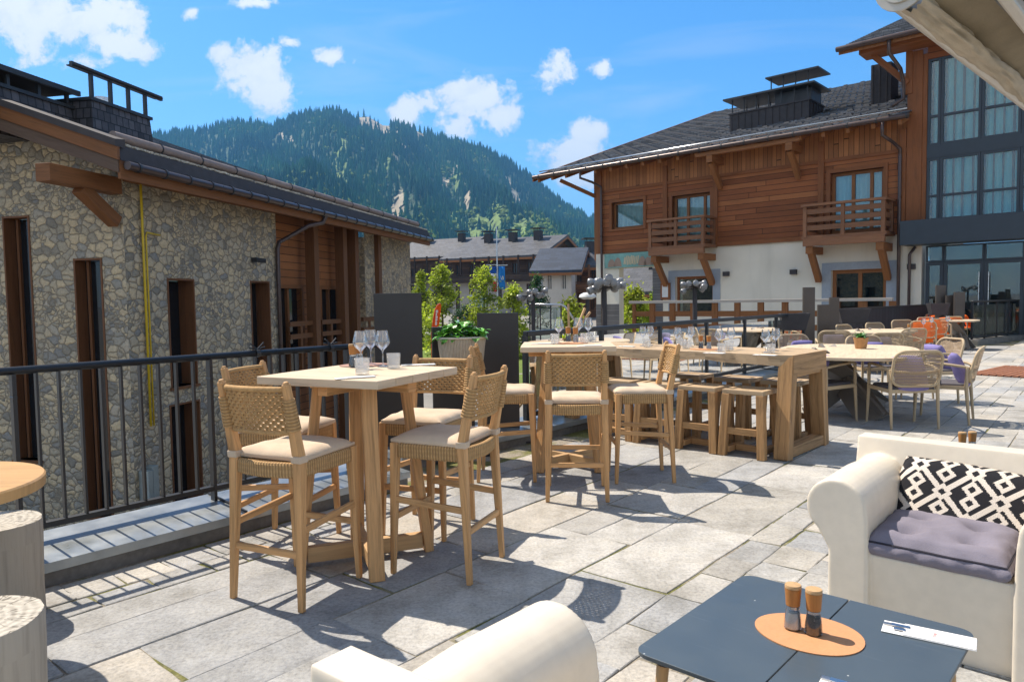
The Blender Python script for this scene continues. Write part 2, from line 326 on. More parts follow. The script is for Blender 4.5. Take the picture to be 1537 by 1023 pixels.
for (px0, px1, y0, y1) in ((768, 812, 30, 52), (560, 672, 40, 56), (700, 770, 46, 56)):
    n = 10
    for k in range(n):
        ya, yb = y0+(y1-y0)*k/n, y0+(y1-y0)*(k+1)/n; xa = lambda p, y: (p-768)/CAM_F*y
        mb.face([(xa(px0, ya), ya, ground_z(0, ya)+.03), (xa(px1, ya), ya, ground_z(0, ya)+.03), (xa(px1, yb), yb, ground_z(0, yb)+.03), (xa(px0, yb), yb, ground_z(0, yb)+.03)])
tag(mb.build('lawn', lawn_m), kind='structure')
RIDGE = [(-500, 150), (-100, 190), (60, 230), (200, 222), (235, 208), (300, 198), (360, 187), (430, 186), (452, 176), (480, 168), (500, 166), (520, 174), (556, 176), (600, 188), (640, 200), (690, 213), (740, 229), (770, 246), (800, 268), (830, 295), (850, 310), (880, 328), (930, 350), (1000, 372), (1100, 395), (1400, 400), (1900, 380)]
def ridge(px):
    for i in range(len(RIDGE)-1):
        if RIDGE[i][0] <= px <= RIDGE[i+1][0]:
            a, b = RIDGE[i], RIDGE[i+1]; return a[1]+(b[1]-a[1])*(px-a[0])/(b[0]-a[0])
    return RIDGE[0][1] if px < 0 else RIDGE[-1][1]
R0, R1 = 620.0, 2100.0
ROCKS = [(575, .93, 26), (603, .88, 12), (612, .7, 9), (598, .55, 8), (640, .95, 14), (690, .66, 13), (672, .6, 7), (778, .7, 16), (800, .52, 14), (765, .8, 9), (815, .38, 16), (705, .45, 10), (600, .35, 16), (560, .96, 20), (850, .3, 30), (870, .18, 30), (430, .85, 9), (445, .8, 8), (300, .45, 8)]
def rock(px, s):
    k = 0
    for (a, b, r) in ROCKS: k = max(k, 1.25-math.hypot((px-a)/r, (s-b)*230/r))
    return k+.55*mnoise.noise(Vector((px*.06, s*16, 3)))
def hill(px, s):
    r = R0+(R1-R0)*s; u = (px-768)/CAM_F; base = ground_z(0, R0)
    d = ray(px, ridge(px)+7*mnoise.noise(Vector((px*.03, 2, 2)))+4*mnoise.noise(Vector((px*.09, 7, 1)))); top = CAM_H+d.z/d.y*R1
    spur = mnoise.noise(Vector((px*.013+s*1.5, s*2.2, 0)))*.16+mnoise.noise(Vector((px*.04+s*3, s*5, 5)))*.05
    z = base+(top-base)*(s**1.12+spur*math.sin(math.pi*min(1, s*1.02))*(1 if s < 1 else 0))
    if s > 1: z = base+(top-base)*max(0, 1-(s-1)*1.6)
    return Vector((u*r, r, z))
def meadow(px, s): return (mnoise.noise(Vector((px*.018, s*5, 21)))+.6*mnoise.noise(Vector((px*.05, s*13, 4)))+.45*mnoise.noise(Vector((px*.14, s*30, 8)))) if s < .62 else -1
def m_hill():
    t = NT('hill_ground'); v = t.n('TexCoord').outputs['Object']; n = t.noise(v, .03, 6, .65); a = t.n('Attribute', attribute_name='tone').outputs['Color']
    return t.bsdf(t.mix(1, a, t.ramp(n, [(.3, (.65, .65, .65)), (.7, (1.3, 1.3, 1.25))]), 'MULTIPLY'), .95, n, .6, 4)
def hill_tone(px, s):
    k = min(1, max(0, (rock(px, s)-.45)/.3)); g = Vector((.028, .066, .024)); md_ = min(1, max(0, (meadow(px, s)-.22+(.20 if px > 680 else 0))/.2)); g = g.lerp(Vector((.14, .21, .05)), md_); g = g.lerp(Vector((.36, .31, .23)), k); return (g.x, g.y, g.z, 1)
pxs = list(range(-520, 120, 40))+list(range(120, 1010, 7))+list(range(1010, 1900, 40)); ss = [k/80 for k in range(0, 81)]+[1.06, 1.2, 1.5]
mb = MB(); H_ = {(a, b): hill(a, b) for a in pxs for b in ss}
for i in range(len(pxs)-1):
    for j in range(len(ss)-1): mb.tone = hill_tone(pxs[i]+3, ss[j]); mb.face([H_[pxs[i], ss[j]], H_[pxs[i+1], ss[j]], H_[pxs[i+1], ss[j+1]], H_[pxs[i], ss[j+1]]])
tag(mb.build('hills', m_hill(), smooth=True), kind='structure')
# conifers: one far-off wood, every tree a tiered little spruce of its own size
fr = random.Random(3); mb = MB()
def conifer(p, h, r, n, tone):
    mb.tone = tone; tilt = fr.uniform(0, 6.28)
    tiers = ((.0, 1.0, .48), (.26, .74, .74), (.52, .46, 1.0)) if h > 0 else ()
    for (z0, rr, z1) in tiers:
        b = [p+Vector((math.cos(tilt+6.283*k/n)*r*rr*fr.uniform(.8, 1.15), math.sin(tilt+6.283*k/n)*r*rr*fr.uniform(.8, 1.15), h*z0)) for k in range(n)]; a = p+Vector((0, 0, h*z1))
        for k in range(n): mb.face([b[k], b[(k+1) % n], a], [(0, 0), (1, 0), (.5, 1)])
def broad(p, h, r, tone):
    mb.tone = tone
    for q in range(5):
        c = p+Vector((fr.uniform(-.5, .5)*r, fr.uniform(-.5, .5)*r, h*fr.uniform(.35, .75))); rr = r*fr.uniform(.4, .65); n = 6
        ring = [c+Vector((math.cos(6.283*k/n)*rr, math.sin(6.283*k/n)*rr, 0)) for k in range(n)]
        for k in range(n):
            mb.face([ring[k], ring[(k+1) % n], c+Vector((0, 0, rr*1.1))], [(0, 0)]*3); mb.face([ring[(k+1) % n], ring[k], c-Vector((0, 0, rr))], [(0, 0)]*3)
cnt = 0
while cnt < 16500:
    px = fr.uniform(130, 1010); s = fr.uniform(.06, 1.0)**.8
    if s > .995: s = 1
    rk = rock(px, s)
    if rk > .6 and fr.random() < .93: continue
    if meadow(px, s) > .36-(.20 if px > 680 else 0) and fr.random() < .78: continue
    p = hill(px, s); light = mnoise.noise(Vector((px*.02, s*6, 9)))
    g = fr.uniform(.75, 1.3); low = s < .4 and px > 700 and light > -.1
    if (light > .28 and fr.random() < .14) or (low and fr.random() < .6) or (s < .3 and fr.random() < .12) or fr.random() < .015:
        broad(p-Vector((0, 0, 1)), fr.uniform(9, 15), fr.uniform(5, 8), (.10*g, .15*g, .025, 1))
    else:
        h = fr.uniform(11, 25)*(1.1 if s > .9 else 1); k = .85+.6*light
        conifer(p-Vector((0, 0, 1)), h, h*fr.uniform(.17, .25), 6, (.030*g*k, .100*g*k, .036*g, 1))
    cnt += 1
def m_tone(name, rough=.85):
    t = NT(name); a = t.n('Attribute', attribute_name='tone'); return t.bsdf(a.outputs['Color'], rough, spec=.15)
tag(mb.build('forest', m_tone('far_spruce')), kind='stuff', label='dark spruce wood covering the mountain slope', cat='forest')
# ---- air
def m_haze():
    t = NT('mountain_air'); p = t.n('VolumePrincipled', {'Color': (.16, .50, 1.0, 1), 'Density': .00018, 'Anisotropy': .1}); t.t.links.new(p.outputs[0], t.out.inputs['Volume']); return t.m
if HAZE:
    mb = MB(); mb.bb(-6500, 6500, -3200, 9500, LOW-1, 900); tag(mb.build('haze', m_haze()), kind='stuff', label='thin blue summer air', cat='haze')
# ================================================================ shared materials
W_DARK = m_planks('timber_cladding_left', (.30, .12, .045), .19)
W_BEAM = m_wood('timber_beam', (.16, .068, .026), freq=20)
W_BEAM2 = m_wood('timber_beam_warm', (.22, .092, .034), freq=18)
W_GREY = m_wood('timber_weathered', (.13, .085, .06), freq=18)
W_REC = m_wood('timber_reveal', (.17, .072, .03), freq=14)
STONE = m_stone_wall('rubble_stone')
GLASS_DARK = m_plain('dark_window_glass', (.012, .014, .017), .06, spec=.6, var=.3)
BLACKM = m_plain('black_powder_coat', (.030, .032, .036), .42, spec=.5, var=.15)
GUTTER = m_plain('brown_painted_metal', (.085, .058, .052), .3, .35, nsc=12, var=.2)
SNOWG = m_plain('snow_guard_pipe', (.24, .19, .17), .6, 0.0, nsc=9, var=.25)
GREYM = m_plain('dark_grey_sheet_metal', (.062, .056, .058), .7, 0.0, spec=.25, nsc=6, var=.25)
YELLOW = m_plain('yellow_gas_pipe', (.62, .43, .015), .4)
STEEL = m_plain('stainless_steel', (.55, .56, .57), .28, 1.0)
def m_slate(name, c, w=.32, h=.22, tone=.5):
    t = NT(name); v = t.uv(); b = t.n('TexBrick', {'Vector': v, 'Color1': c4(sc(c, 1-tone)), 'Color2': c4(sc(c, 1+tone)), 'Mortar': c4(sc(c, .25)), 'Scale': 1.0, 'Mortar Size': .012, 'Brick Width': w, 'Row Height': h, 'Bias': 0.0})
    n = t.noise(v, 9, 5); cc = t.mix(.5, b.outputs[0], t.mix(1, b.outputs[0], t.ramp(n, [(.3, (.45, .45, .5)), (.75, (1.5, 1.45, 1.4))]), 'MULTIPLY'))
    hh = t.math('ADD', t.math('MULTIPLY', t.math('SUBTRACT', 1.0, b.outputs['Fac']), 1.0), t.math('MULTIPLY', n.outputs[0], .4)); return t.bsdf(cc, .55, hh, .7, .02, .4)
SLATE = m_slate('roof_slate', (.13, .135, .145)); SHINGLE = m_slate('chimney_slate', (.075, .07, .075), .16, .19)
MOSS = m_plain('mossy_roof_edge', (.46, .43, .36), .9, nsc=8, var=.6, bstr=.5)

def stepped_roof(mb, x0, x1, y0, y1, z0, slope, step=.26, lift=.028, skew=0.0):
    """slate courses: each one a strip that laps over the course below"""
    n = int(round((y1-y0)/step)); st = (y1-y0)/n
    for k in range(n):
        a, b = y0+k*st, y0+(k+1)*st; za, zb = z0+(a-y0)*slope, z0+(b-y0)*slope
        mb.face([(x0, a, za+lift), (x1, a, za+lift), (x1, b, zb+.004), (x0, b, zb+.004)], [(x0, a), (x1, a), (x1, b), (x0, b)])
        mb.face([(x0, a, za), (x1, a, za), (x1, a, za+lift), (x0, a, za+lift)], [(x0, a), (x1, a), (x1, a+.02), (x0, a+.02)])

# ================================================================ the stone building on the left
LF = Frame((-6.54, 12.26), 77.5)
lb = empty('stone_building', LF.o, R(LF.deg), 'long rubble-stone alpine building with narrow timber windows and overhanging slate roof behind the left railing', 'building')
L1 = 13.8; ZT = 3.75
xw = lambda u, v: LF.onY(u, v, 0)
hs_long = []
for (u0, u1, vt, vb) in ((250, 291, 417, 576), (254, 300, 608, 770), (375, 404, 421, 575)):
    a = xw(u0, vt); b = xw(u1, vt); hs_long.append((a[0], b[0], xw(u1, vb)[1], a[1]))
hs_gable = []
for (u0, u1, vt, vb) in ((3, 44, 325, 690), (110, 153, 388, 775), (-90, -48, 270, 690)):
    a = LF.onX(u0, vt, 0); b = LF.onX(u1, vt, 0); hs_gable.append((b[0], a[0], LF.onX(u1, vb, 0)[1], a[1]))
xA = xw(413, 320)[0]; xB = xw(547, 380)[0]; xE = xw(611, 380)[0]
mb = MB(); wall_holes(mb, 0, xA, LOW-.3, ZT, hs_long, 0, .36)
gz = lambda y: ZT+.36*max(0, y)
wall_holes(mb, 0, 11, LOW-.3, ZT, hs_gable, 0, .25, axis='y', ztop=gz)
wall_holes(mb, xB, xE, LOW-.3, ZT, [], 0, .3); mb.bb(xE-.001, xE+.3, .0, 9, LOW-.3, ZT)
mb.build('wall', STONE, lb, weld=True)
# windows: deep timber reveals with a dark pane
for k, (a, b, c, d) in enumerate(hs_long):
    m = MB(); m.bb(a+.003, a+.035, -.012, .34, c, d); m.bb(b-.035, b-.003, -.012, .34, c, d); m.bb(a+.035, b-.035, -.012, .34, d-.035, d-.003); m.bb(a-.03, b+.03, -.04, .33, c-.05, c+.0)
    m.bb(a+.10, a+.15, .27, .345, c, d-.035); fr_ = m.build('window', W_REC, lb)
    m = MB(); m.bb(a+.035, b-.035, .33, .355, c+.003, d-.04); m.build('pane', GLASS_DARK, fr_)
for k, (a, b, c, d) in enumerate(hs_gable):
    m = MB(); m.bb(-.012, .23, a+.003, a+.035, c, d); m.bb(-.012, .23, b-.035, b-.003, c, d); m.bb(-.012, .23, a+.035, b-.035, d-.035, d-.003); m.bb(-.04, .22, a-.03, b+.03, c-.05, c)
    m.bb(.17, .235, b-.15, b-.10, c, d-.035); fr_ = m.build('window', W_REC, lb)
    m = MB(); m.bb(.22, .245, a+.035, b-.035, c+.003, d-.04); m.build('pane', GLASS_DARK, fr_)
# timber bay with loggia
m = MB(); yb = .35
dz0 = xw(440, 432)[1]; da, db = xw(436, 470)[0], xw(470, 470)[0]; ea, eb = xw(499, 470)[0], xw(526, 470)[0]
wall_holes(m, xA, xB, LOW-.3, ZT, [(da, db, -.35, dz0), (ea, eb, -.35, dz0)], yb, .12); m.build('timber_wall', W_DARK, lb)
for (a, b) in ((da, db), (ea, eb)):
    m = MB(); m.bb(a-.1, a, yb-.05, yb+.1, -.35, dz0+.1); m.bb(b, b+.1, yb-.05, yb+.1, -.35, dz0+.1); m.bb(a, b, yb-.05, yb+.1, dz0, dz0+.1); m.bb((a+b)/2-.04, (a+b)/2+.04, yb+.02, yb+.1, -.35, dz0); f_ = m.build('window', W_BEAM2, lb)
    m = MB(); m.bb(a, b, yb+.1, yb+.118, -.35, dz0); m.build('pane', GLASS_DARK, f_)
for (u0, u1) in ((468, 483), (512, 529), (530, 545), (565, 578)):
    x0, x1 = LF.onY(u0, 400, -.06)[0], LF.onY(u1, 400, -.06)[0]; m = MB(); m.bb(x0, x0+.24, -.14, .12, LOW, ZT-.05); m.build('post', W_BEAM, lb)
for (u0, u1) in ((436, 470), (484, 513), (546, 566)):
    m = MB()
    x0, x1 = LF.onY(u0, 490, -.05)[0], LF.onY(u1, 490, -.05)[0]
    for z in (.93, .62, .3): m.bb(x0, x1, -.05, .04, z-.06, z+.06)
    m.bb((x0+x1)/2-.05, (x0+x1)/2+.05, -.04, .03, -.3, .9); m.build('loggia_railing', W_BEAM, lb)
# roof: eave line 0.72 m in front of the long wall
SL = .36; EY, EZ = -.72, 3.66; X0, X1 = -.85, L1
RZ = EZ+.25; m = MB(); stepped_roof(m, X0+.02, X1, EY+.13, 11, RZ, SL); m.build('roof', SLATE, lb)
m = MB(); m.hexa([(X0, EY, EZ-.02), (X1, EY, EZ-.02), (X1, 11, EZ-.02+(11-EY)*SL), (X0, 11, EZ-.02+(11-EY)*SL)], [(X0, EY, EZ+.02), (X1, EY, EZ+.02), (X1, 11, EZ+.02+(11-EY)*SL), (X0, 11, EZ+.02+(11-EY)*SL)]); m.build('roof_boarding', W_BEAM, lb)
m = MB(); m.hexa([(X0+.01, EY-.012, EZ+.022), (X1, EY-.012, EZ+.022), (X1, EY+.16, EZ+.09), (X0+.01, EY+.16, EZ+.09)], [(X0+.01, EY+.07, RZ+.02), (X1, EY+.07, RZ+.02), (X1, EY+.16, RZ+.04), (X0+.01, EY+.16, RZ+.04)]); m.build('eave_flashing', GREYM, lb)
rr2 = random.Random(4); m = MB()
for k in range(640):
    x = rr2.uniform(X0, X1); y = EY+.10+abs(rr2.gauss(0, .05)); s_ = rr2.uniform(.02, .07); m.box((x, y, RZ+.045+(y-EY-.1)*SL), (s_*1.5, s_, .03), rz=rr2.uniform(0, 3))
m.build('roof_edge_gravel', MOSS, lb)
m = MB(); y = EY+.42; z = RZ+.30*SL+.14; x = X0+.35
segs = []
while x < X1-.2: segs.append((x, min(x+1.08, X1-.1))); x += 1.1
for a, b in segs: m.tube([(a, y, z), (b, y, z)], .078, 12)
m.build('snow_guard', SNOWG, lb, smooth=True, auto=50)
m = MB()
for a, b in segs: m.bb(b-.005, b+.025, y-.05, y+.10, z-.2, z+.09); m.tube([(b-.002, y, z), (b+.024, y, z)], .088, 12)
m.build('snow_guard_bracket', BLACKM, lb)
# gutter with hoops, fascia and rafters
gy, gz_ = EY-.085, EZ-.055
m = MB(); m.tube([(X0+.05, gy, gz_), (X1+.05, gy, gz_)], .068, 14); gt = m.build('gutter', GUTTER, lb, smooth=True, auto=50)
x = X0+.25
while x < X1: m = MB(); m.tube([(x, gy, gz_), (x+.04, gy, gz_)], .082, 12); m.bb(x+.002, x+.034, gy, EY+.02, gz_+.03, gz_+.09); m.build('gutter_hoop', BLACKM, gt); x += .62
m = MB(); m.bb(X0, X1, EY, EY+.05, EZ-.26, EZ-.022); m.build('fascia', W_BEAM2, lb)
m = MB(); x = X0+.5
while x < X1: m.beam((x, EY+.06, EZ-.12), (x, .05, EZ-.12+.7*SL), .12, .16); x += .8
m.bb(.02, L1-.3, -.10, .0, ZT-.22, ZT-.02); m.build('rafters', W_BEAM2, lb)
# verge boards on the gable side
dz = lambda yy: (yy-EY)*SL
m = MB(); m.hexa([(X0-.05, EY, EZ+.02), (X0, EY, EZ+.02), (X0, 11, EZ+.02+dz(11)), (X0-.05, 11, EZ+.02+dz(11))], [(X0-.05, EY, EZ+.22), (X0, EY, EZ+.22), (X0, 11, EZ+.22+dz(11)), (X0-.05, 11, EZ+.22+dz(11))]); m.build('verge_board', W_BEAM2, lb)
m = MB(); m.hexa([(X0-.02, EY+.02, EZ-.17), (X0+.03, EY+.02, EZ-.17), (X0+.03, 11, EZ-.17+dz(11)), (X0-.02, 11, EZ-.17+dz(11))], [(X0-.02, EY+.02, EZ+.017), (X0+.03, EY+.02, EZ+.017), (X0+.03, 11, EZ+.017+dz(11)), (X0-.02, 11, EZ+.017+dz(11))]); m.build('verge_board', W_GREY, lb)
m = MB(); m.hexa([(X0-.09, EY, EZ+.222), (X0+.12, EY, EZ+.222), (X0+.12, 11, EZ+.222+dz(11)), (X0-.09, 11, EZ+.222+dz(11))], [(X0-.09, EY, EZ+.33), (X0+.12, EY, EZ+.36), (X0+.12, 11, EZ+.36+dz(11)), (X0-.09, 11, EZ+.33+dz(11))]); m.build('verge_flashing', GREYM, lb)
# purlin and brace on the gable
py, pz = LF.onX(172, 278, -.02); bz = LF.onX(168, 345, 0)[1]
m = MB(); m.beam((.0, py, pz-.02), (-1.45, py, pz-.02), .26, .27); m.build('purlin', W_BEAM2, lb, bevel=.01)
m = MB(); m.beam((-.04, py, bz+.12), (-.78, py, pz-.15), .2, .2); m.build('brace', W_BEAM2, lb, bevel=.01)
# downpipe from the gutter back to the timber wall
px_, pz2 = LF.onY(489, 315, gy); px3, pz3 = LF.onY(416, 360, -.08); px4 = px3
m = MB(); m.tube([(px_, gy, gz_-.02), (px_, gy, pz2-.15), (px_-.08, gy+.05, pz2-.32), (px_-.5, gy+.2, pz2-.42), (px4+.25, -.12, pz3+.03), (px4+.06, -.09, pz3-.05), (px4, -.08, pz3-.2), (px4, -.08, LOW)], .05, 10); m.build('downpipe', GUTTER, lb, smooth=True)
# yellow gas pipe
gx, gz1 = LF.onY(211, 276, -.05); _, gz0 = LF.onY(224, 640, -.05)
m = MB(); m.tube([(gx, .0, gz1+.02), (gx, -.05, gz1), (gx, -.05, gz0)], .022, 8); gp = m.build('gas_pipe', YELLOW, lb, smooth=True)
bx, bz_ = LF.onY(240, 353, -.05); m = MB(); m.tube([(bx, -.05, bz_), (gx+.10, -.05, bz_+.02), (gx+.075, -.05, bz_-.05), (gx+.075, -.05, gz0)], .016, 8); m.build('branch_pipe', YELLOW, gp, smooth=True)
lx, lz = LF.onY(385, 390, -.1); m = MB(); m.bb(lx-.05, lx+.05, -.14, .0, lz-.05, lz+.05); m.tube([(lx, -.1, lz), (lx+.12, -.26, lz-.02)], .05, 8); m.build('wall_lamp', BLACKM, lb)
# steel flue boxes low on the wall
fx0, fz0 = LF.onY(218, 780, -.1); fx1, fz1 = LF.onY(236, 700, -.1); m = MB(); m.bb(fx0, fx0+.12, -.2, 0, LOW, fz1); m.bb(fx0+.16, fx0+.3, -.17, 0, LOW, fz1+.05); m.build('cable_duct', m_plain('galvanised_duct', (.35, .40, .40), .45, .5), lb, bevel=.01)
# slate-hung chimneys with metal caps
def chimney(u0, u1, vb, vt, capv, yy, depth, posts, taper, capw, cd=None):
    xa, _ = LF.onY(u0, vb, yy); xb, _ = LF.onY(u1, vb, yy); zt = LF.onY((u0+u1)/2, vt, yy)[1]; zb = EZ+(yy-EY)*SL-.3
    zc = LF.onY((u0+u1)/2, capv, yy)[1]
    m = MB(); t_ = taper
    m.hexa([(xa-t_, yy-t_, zb), (xb+t_, yy-t_, zb), (xb+t_, yy+depth+t_, zb), (xa-t_, yy+depth+t_, zb)], [(xa, yy, zt), (xb, yy, zt), (xb, yy+depth, zt), (xa, yy+depth, zt)])
    m.uv = [(q[0], q[1]) for q in m.uv]; c_ = MB()
    for f in m.f: c_.face([m.v[i] for i in f])
    ch = c_.build('chimney', SHINGLE, lb)
    m = MB(); m.bb(xa-.04, xb+.04, yy-.04, yy+depth+.04, zt, zt+.06)
    for k in range(posts):
        for y_ in ((yy+.05, yy+depth-.05) if cd is None else (yy+.05,)): x = xa+.06+(xb-xa-.12)*k/(posts-1); m.bb(x-.03, x+.03, y_-.03, y_+.03, zt+.06, zc)
    for y_ in ((yy-.1, yy+depth+.04) if cd is None else (yy+.0,)): m.bb(xa-capw, xb+capw, y_, y_+.06, zc-.0, zc+.09)
    m.build('chimney_frame', BLACKM, ch); m = MB(); m.bb(xa-capw+.04, xb+capw-.04, yy-.04, yy+(depth+.04 if cd is None else cd), zc+.03, zc+.05); m.build('chimney_cap', GREYM, ch)
    m = MB(); m.tube([((xa+xb)/2, yy+depth/2, zt), ((xa+xb)/2, yy+depth/2, zt+.28)], .14, 12); m.build('flue', STEEL, ch)
chimney(-160, 108, 165, 122, 98, 1.9, 1.2, 6, .1, .12)
chimney(140, 226, 205, 166, 128, 1.5, .9, 4, .08, .42, .16)
# ================================================================ the timber and render building on the right
W_RIGHT = m_planks('timber_cladding_right', (.30, .098, .032), .20, warm=(.45, .175, .06), var=.45, glen=4.5, dark=.35, light=1.5)
W_FRIEZE = m_planks('vertical_boards', (.38, .155, .055), .17, vert=True, glen=9, var=.45, dark=.4)
W_R = m_wood('timber_frame', (.25, .09, .03), freq=16); W_R2 = m_wood('timber_bracket', (.28, .115, .04), freq=16); W_BALC = m_wood('balcony_timber', (.235, .11, .055), freq=18, dark=.6)
def m_render():
    t = NT('lime_render'); v = t.uv(); n = t.noise(v, 26, 5); st = t.noise(t.uv(1.6, .22, 1), 1.0, 5, .6); bl = t.noise(v, .5, 4); c = (.80, .75, .64)
    cc = t.mix(t.ramp(st, [(.5, (0, 0, 0)), (.75, (.45, .45, .45))]), c, sc(c, .68)); cc = t.mix(1, cc, t.ramp(bl, [(.3, (.88, .88, .87)), (.7, (1.04, 1.04, 1.04))]), 'MULTIPLY'); return t.bsdf(cc, .92, n, .25, .01, .2)
RENDER = m_render()
GREYSTONE = m_plain('grey_surround', (.33, .37, .42), .8, nsc=16, var=.12, bstr=.1)
NAVY = m_plain('anthracite_frame', (.030, .042, .056), .4, .1, nsc=5, var=.15)
GLASS_W = m_glass('window_glass', (.80, .93, .94), .01, .05, .8)
CURT_B = None
def m_curtain(name, c):
    t = NT(name); v = t.uv(); n = t.noise(v, 40, 3); return t.bsdf(t.ramp(n, [(.3, sc(c, .85)), (.7, sc(c, 1.1))]), .9, spec=.1)
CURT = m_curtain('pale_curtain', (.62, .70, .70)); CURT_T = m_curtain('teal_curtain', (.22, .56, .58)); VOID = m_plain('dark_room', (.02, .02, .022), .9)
def curtain(mb, x0, x1, z0, z1, y, amp=.05, wl=.26, seed=0):
    rg = random.Random(seed); n = max(8, int((x1-x0)/wl*8)); ph = 0; row = []
    for k in range(n+1):
        x = x0+(x1-x0)*k/n; ph += 2*math.pi*(x1-x0)/n/(wl*rg.uniform(.75, 1.35)); row.append((x, y+amp*math.sin(ph)*rg.uniform(.8, 1.1)))
    for k in range(n):
        (a, ya), (b, yb2) = row[k], row[k+1]; mb.face([(a, ya, z0), (b, yb2, z0), (b, yb2, z1), (a, ya, z1)], [(a, z0), (b, z0), (b, z1), (a, z1)])
RF = Frame((4.06, 32.5), -42.5)
rb = empty('timber_hotel', RF.o, R(RF.deg), 'large brown timber and cream render chalet hotel with a glazed wing on the right', 'building')
Y0 = lambda u, v, y=0: RF.onY(u, v, y)
ST = 12.62                              # where the glazed wing starts
win1 = (.62, 2.24, 4.5, 5.66); bd1 = (3.62, 5.33, 3.62, 5.62); bd2 = (9.94, 11.68, 3.62, 5.74)
m = MB(); wall_holes(m, 0, ST-.25, 3.46, 6.24, [win1, bd1, bd2], 0, .3); m.face([(0, 0, 3.46), (0, 0, 7.4), (0, 14, 7.4), (0, 14, 3.46)], [(0, 3.46), (0, 7.4), (14, 7.4), (14, 3.46)]); m.build('timber_wall', W_RIGHT, rb)
m = MB(); m.face([(0, -.012, 6.24), (ST-.25, -.012, 6.24), (ST-.25, -.012, 7.5), (0, -.012, 7.5)]); m.build('frieze_boards', W_FRIEZE, rb)
gw = (3.72, 5.40, .75, 2.30); gd = (9.97, 11.78, 0, 2.33); ps = (.92, 2.62, LOW, 2.78)
m = MB(); wall_holes(m, -.32, ST+.22, LOW, 3.458, [gw, gd, ps], .06, .35); m.face([(-.32, .06, LOW), (-.32, .06, 3.458), (-.32, .95, 3.458), (-.32, .95, LOW)]); m.face([(ST+.22, .06, LOW), (ST+.22, 1, LOW), (ST+.22, 1, 3.458), (ST+.22, .06, 3.458)])
m.bb(2.64, 3.1, .5, 1.2, LOW, 3.3); m.bb(3.12, 3.22, .42, 14, LOW, 3.3); m.bb(-.3, ST, .42, 14, 3.3, 3.44); m.build('rendered_wall', RENDER, rb)
m = MB(); m.bb(-.335, .915, .045, .058, LOW, 1.2); m.bb(2.63, 3.12, .045, .058, LOW, 2.7); m.build('stone_plinth', m_planks('ribbed_cladding', (.16, .155, .155), .12, vert=True, var=.3), rb)
m = MB(); m.bb(.0, ST-.25, -.05, .0, 6.14, 6.26); m.bb(.0, ST-.25, -.04, 0, 3.44, 3.6)
m.build('trim_rail', W_R, rb)
for s_ in (-.02, 3.3, 5.55, 9.62, ST-.36):
    m = MB(); m.bb(s_-.1, s_+.1, -.075, -.0, 3.46, 6.9 if s_ != -.02 else 7.2); m.build('wall_post', W_R, rb)
# corner post, rail and gable balcony
m = MB(); m.bb(-.72, -.52, .5, .7, 3.2, 7.3); m.bb(-.5, 0, .55, .68, 6.0, 6.2); m.bb(-.5, 0, .55, .65, 3.36, 3.5)
for z in (3.75, 4.05, 4.4): m.bb(-.52, -.02, .57, .63, z, z+.1)
m.beam((-.60, .6, 3.2), (-.05, .3, 2.1), .16, .18); m.beam((-.62, .6, 6.1), (-1.9, -.5, 6.9), .14, .16); m.build('corner_frame', W_R2, rb)
# windows
def window(x0, x1, z0, z1, y, fm, cm, mull=(), trans=(), fw=.09, dep=.07, seed=0, glass=None, back=True, cy=.16):
    m = MB(); m.bb(x0, x0+fw, y, y+dep, z0, z1); m.bb(x1-fw, x1, y, y+dep, z0, z1); m.bb(x0+fw, x1-fw, y, y+dep, z1-fw, z1); m.bb(x0+fw, x1-fw, y, y+dep, z0, z0+fw)
    for q in mull: m.bb(q-fw/2, q+fw/2, y-.004, y+dep-.003, z0+fw, z1-fw)
    for q in trans: m.bb(x0+fw, x1-fw, y+.003, y+dep-.006, q-fw/2, q+fw/2)
    f = m.build('window', fm, rb)
    m = MB(); m.bb(x0+fw, x1-fw, y+dep*.5, y+dep*.5+.012, z0+fw, z1-fw); m.build('pane', glass or GLASS_W, f)
    if cm is not None: m = MB(); curtain(m, x0+fw*.5, x1-fw*.5, z0+.02, z1-.03, y+cy, seed=seed); m.build('curtain', cm, f, smooth=True)
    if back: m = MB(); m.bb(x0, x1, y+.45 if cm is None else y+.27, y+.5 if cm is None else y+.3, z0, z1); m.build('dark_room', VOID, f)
    return f
for a, b, c, d in (win1, bd1, bd2):
    m = MB(); e = .13; m.bb(a-e, a, -.06, .2, c-(.1 if c > 4 else 0), d+e); m.bb(b, b+e, -.06, .2, c-(.1 if c > 4 else 0), d+e); m.bb(a, b, -.06, .2, d, d+e)
    if c > 4: m.bb(a, b, -.06, .2, c-.1, c)
    m.build('window_casing', W_R, rb)
window(*win1, .16, W_R2, CURT, seed=1)
window(*bd1, .16, W_R2, CURT, mull=(4.25, 5.0), seed=2, fw=.11)
window(*bd2, .16, W_R2, CURT, mull=(10.65, 11.25), seed=3, fw=.11)
window(gw[0], gw[1], gw[2], gw[3], .2, W_R, None, fw=.1)
window(gd[0], gd[1], gd[2], gd[3], .2, W_R2, None, mull=(10.9,), fw=.13)
for (a, b, c, d) in (gw, gd):
    m = MB(); m.bb(a-.32, a-.003, .03, .3, max(c-.2, -.3), d+.26); m.bb(b+.003, b+.32, .03, .3, max(c-.2, -.3), d+.26); m.bb(a-.003, b+.003, .03, .3, d+.003, d+.26); m.build('stone_surround', GREYSTONE, rb)
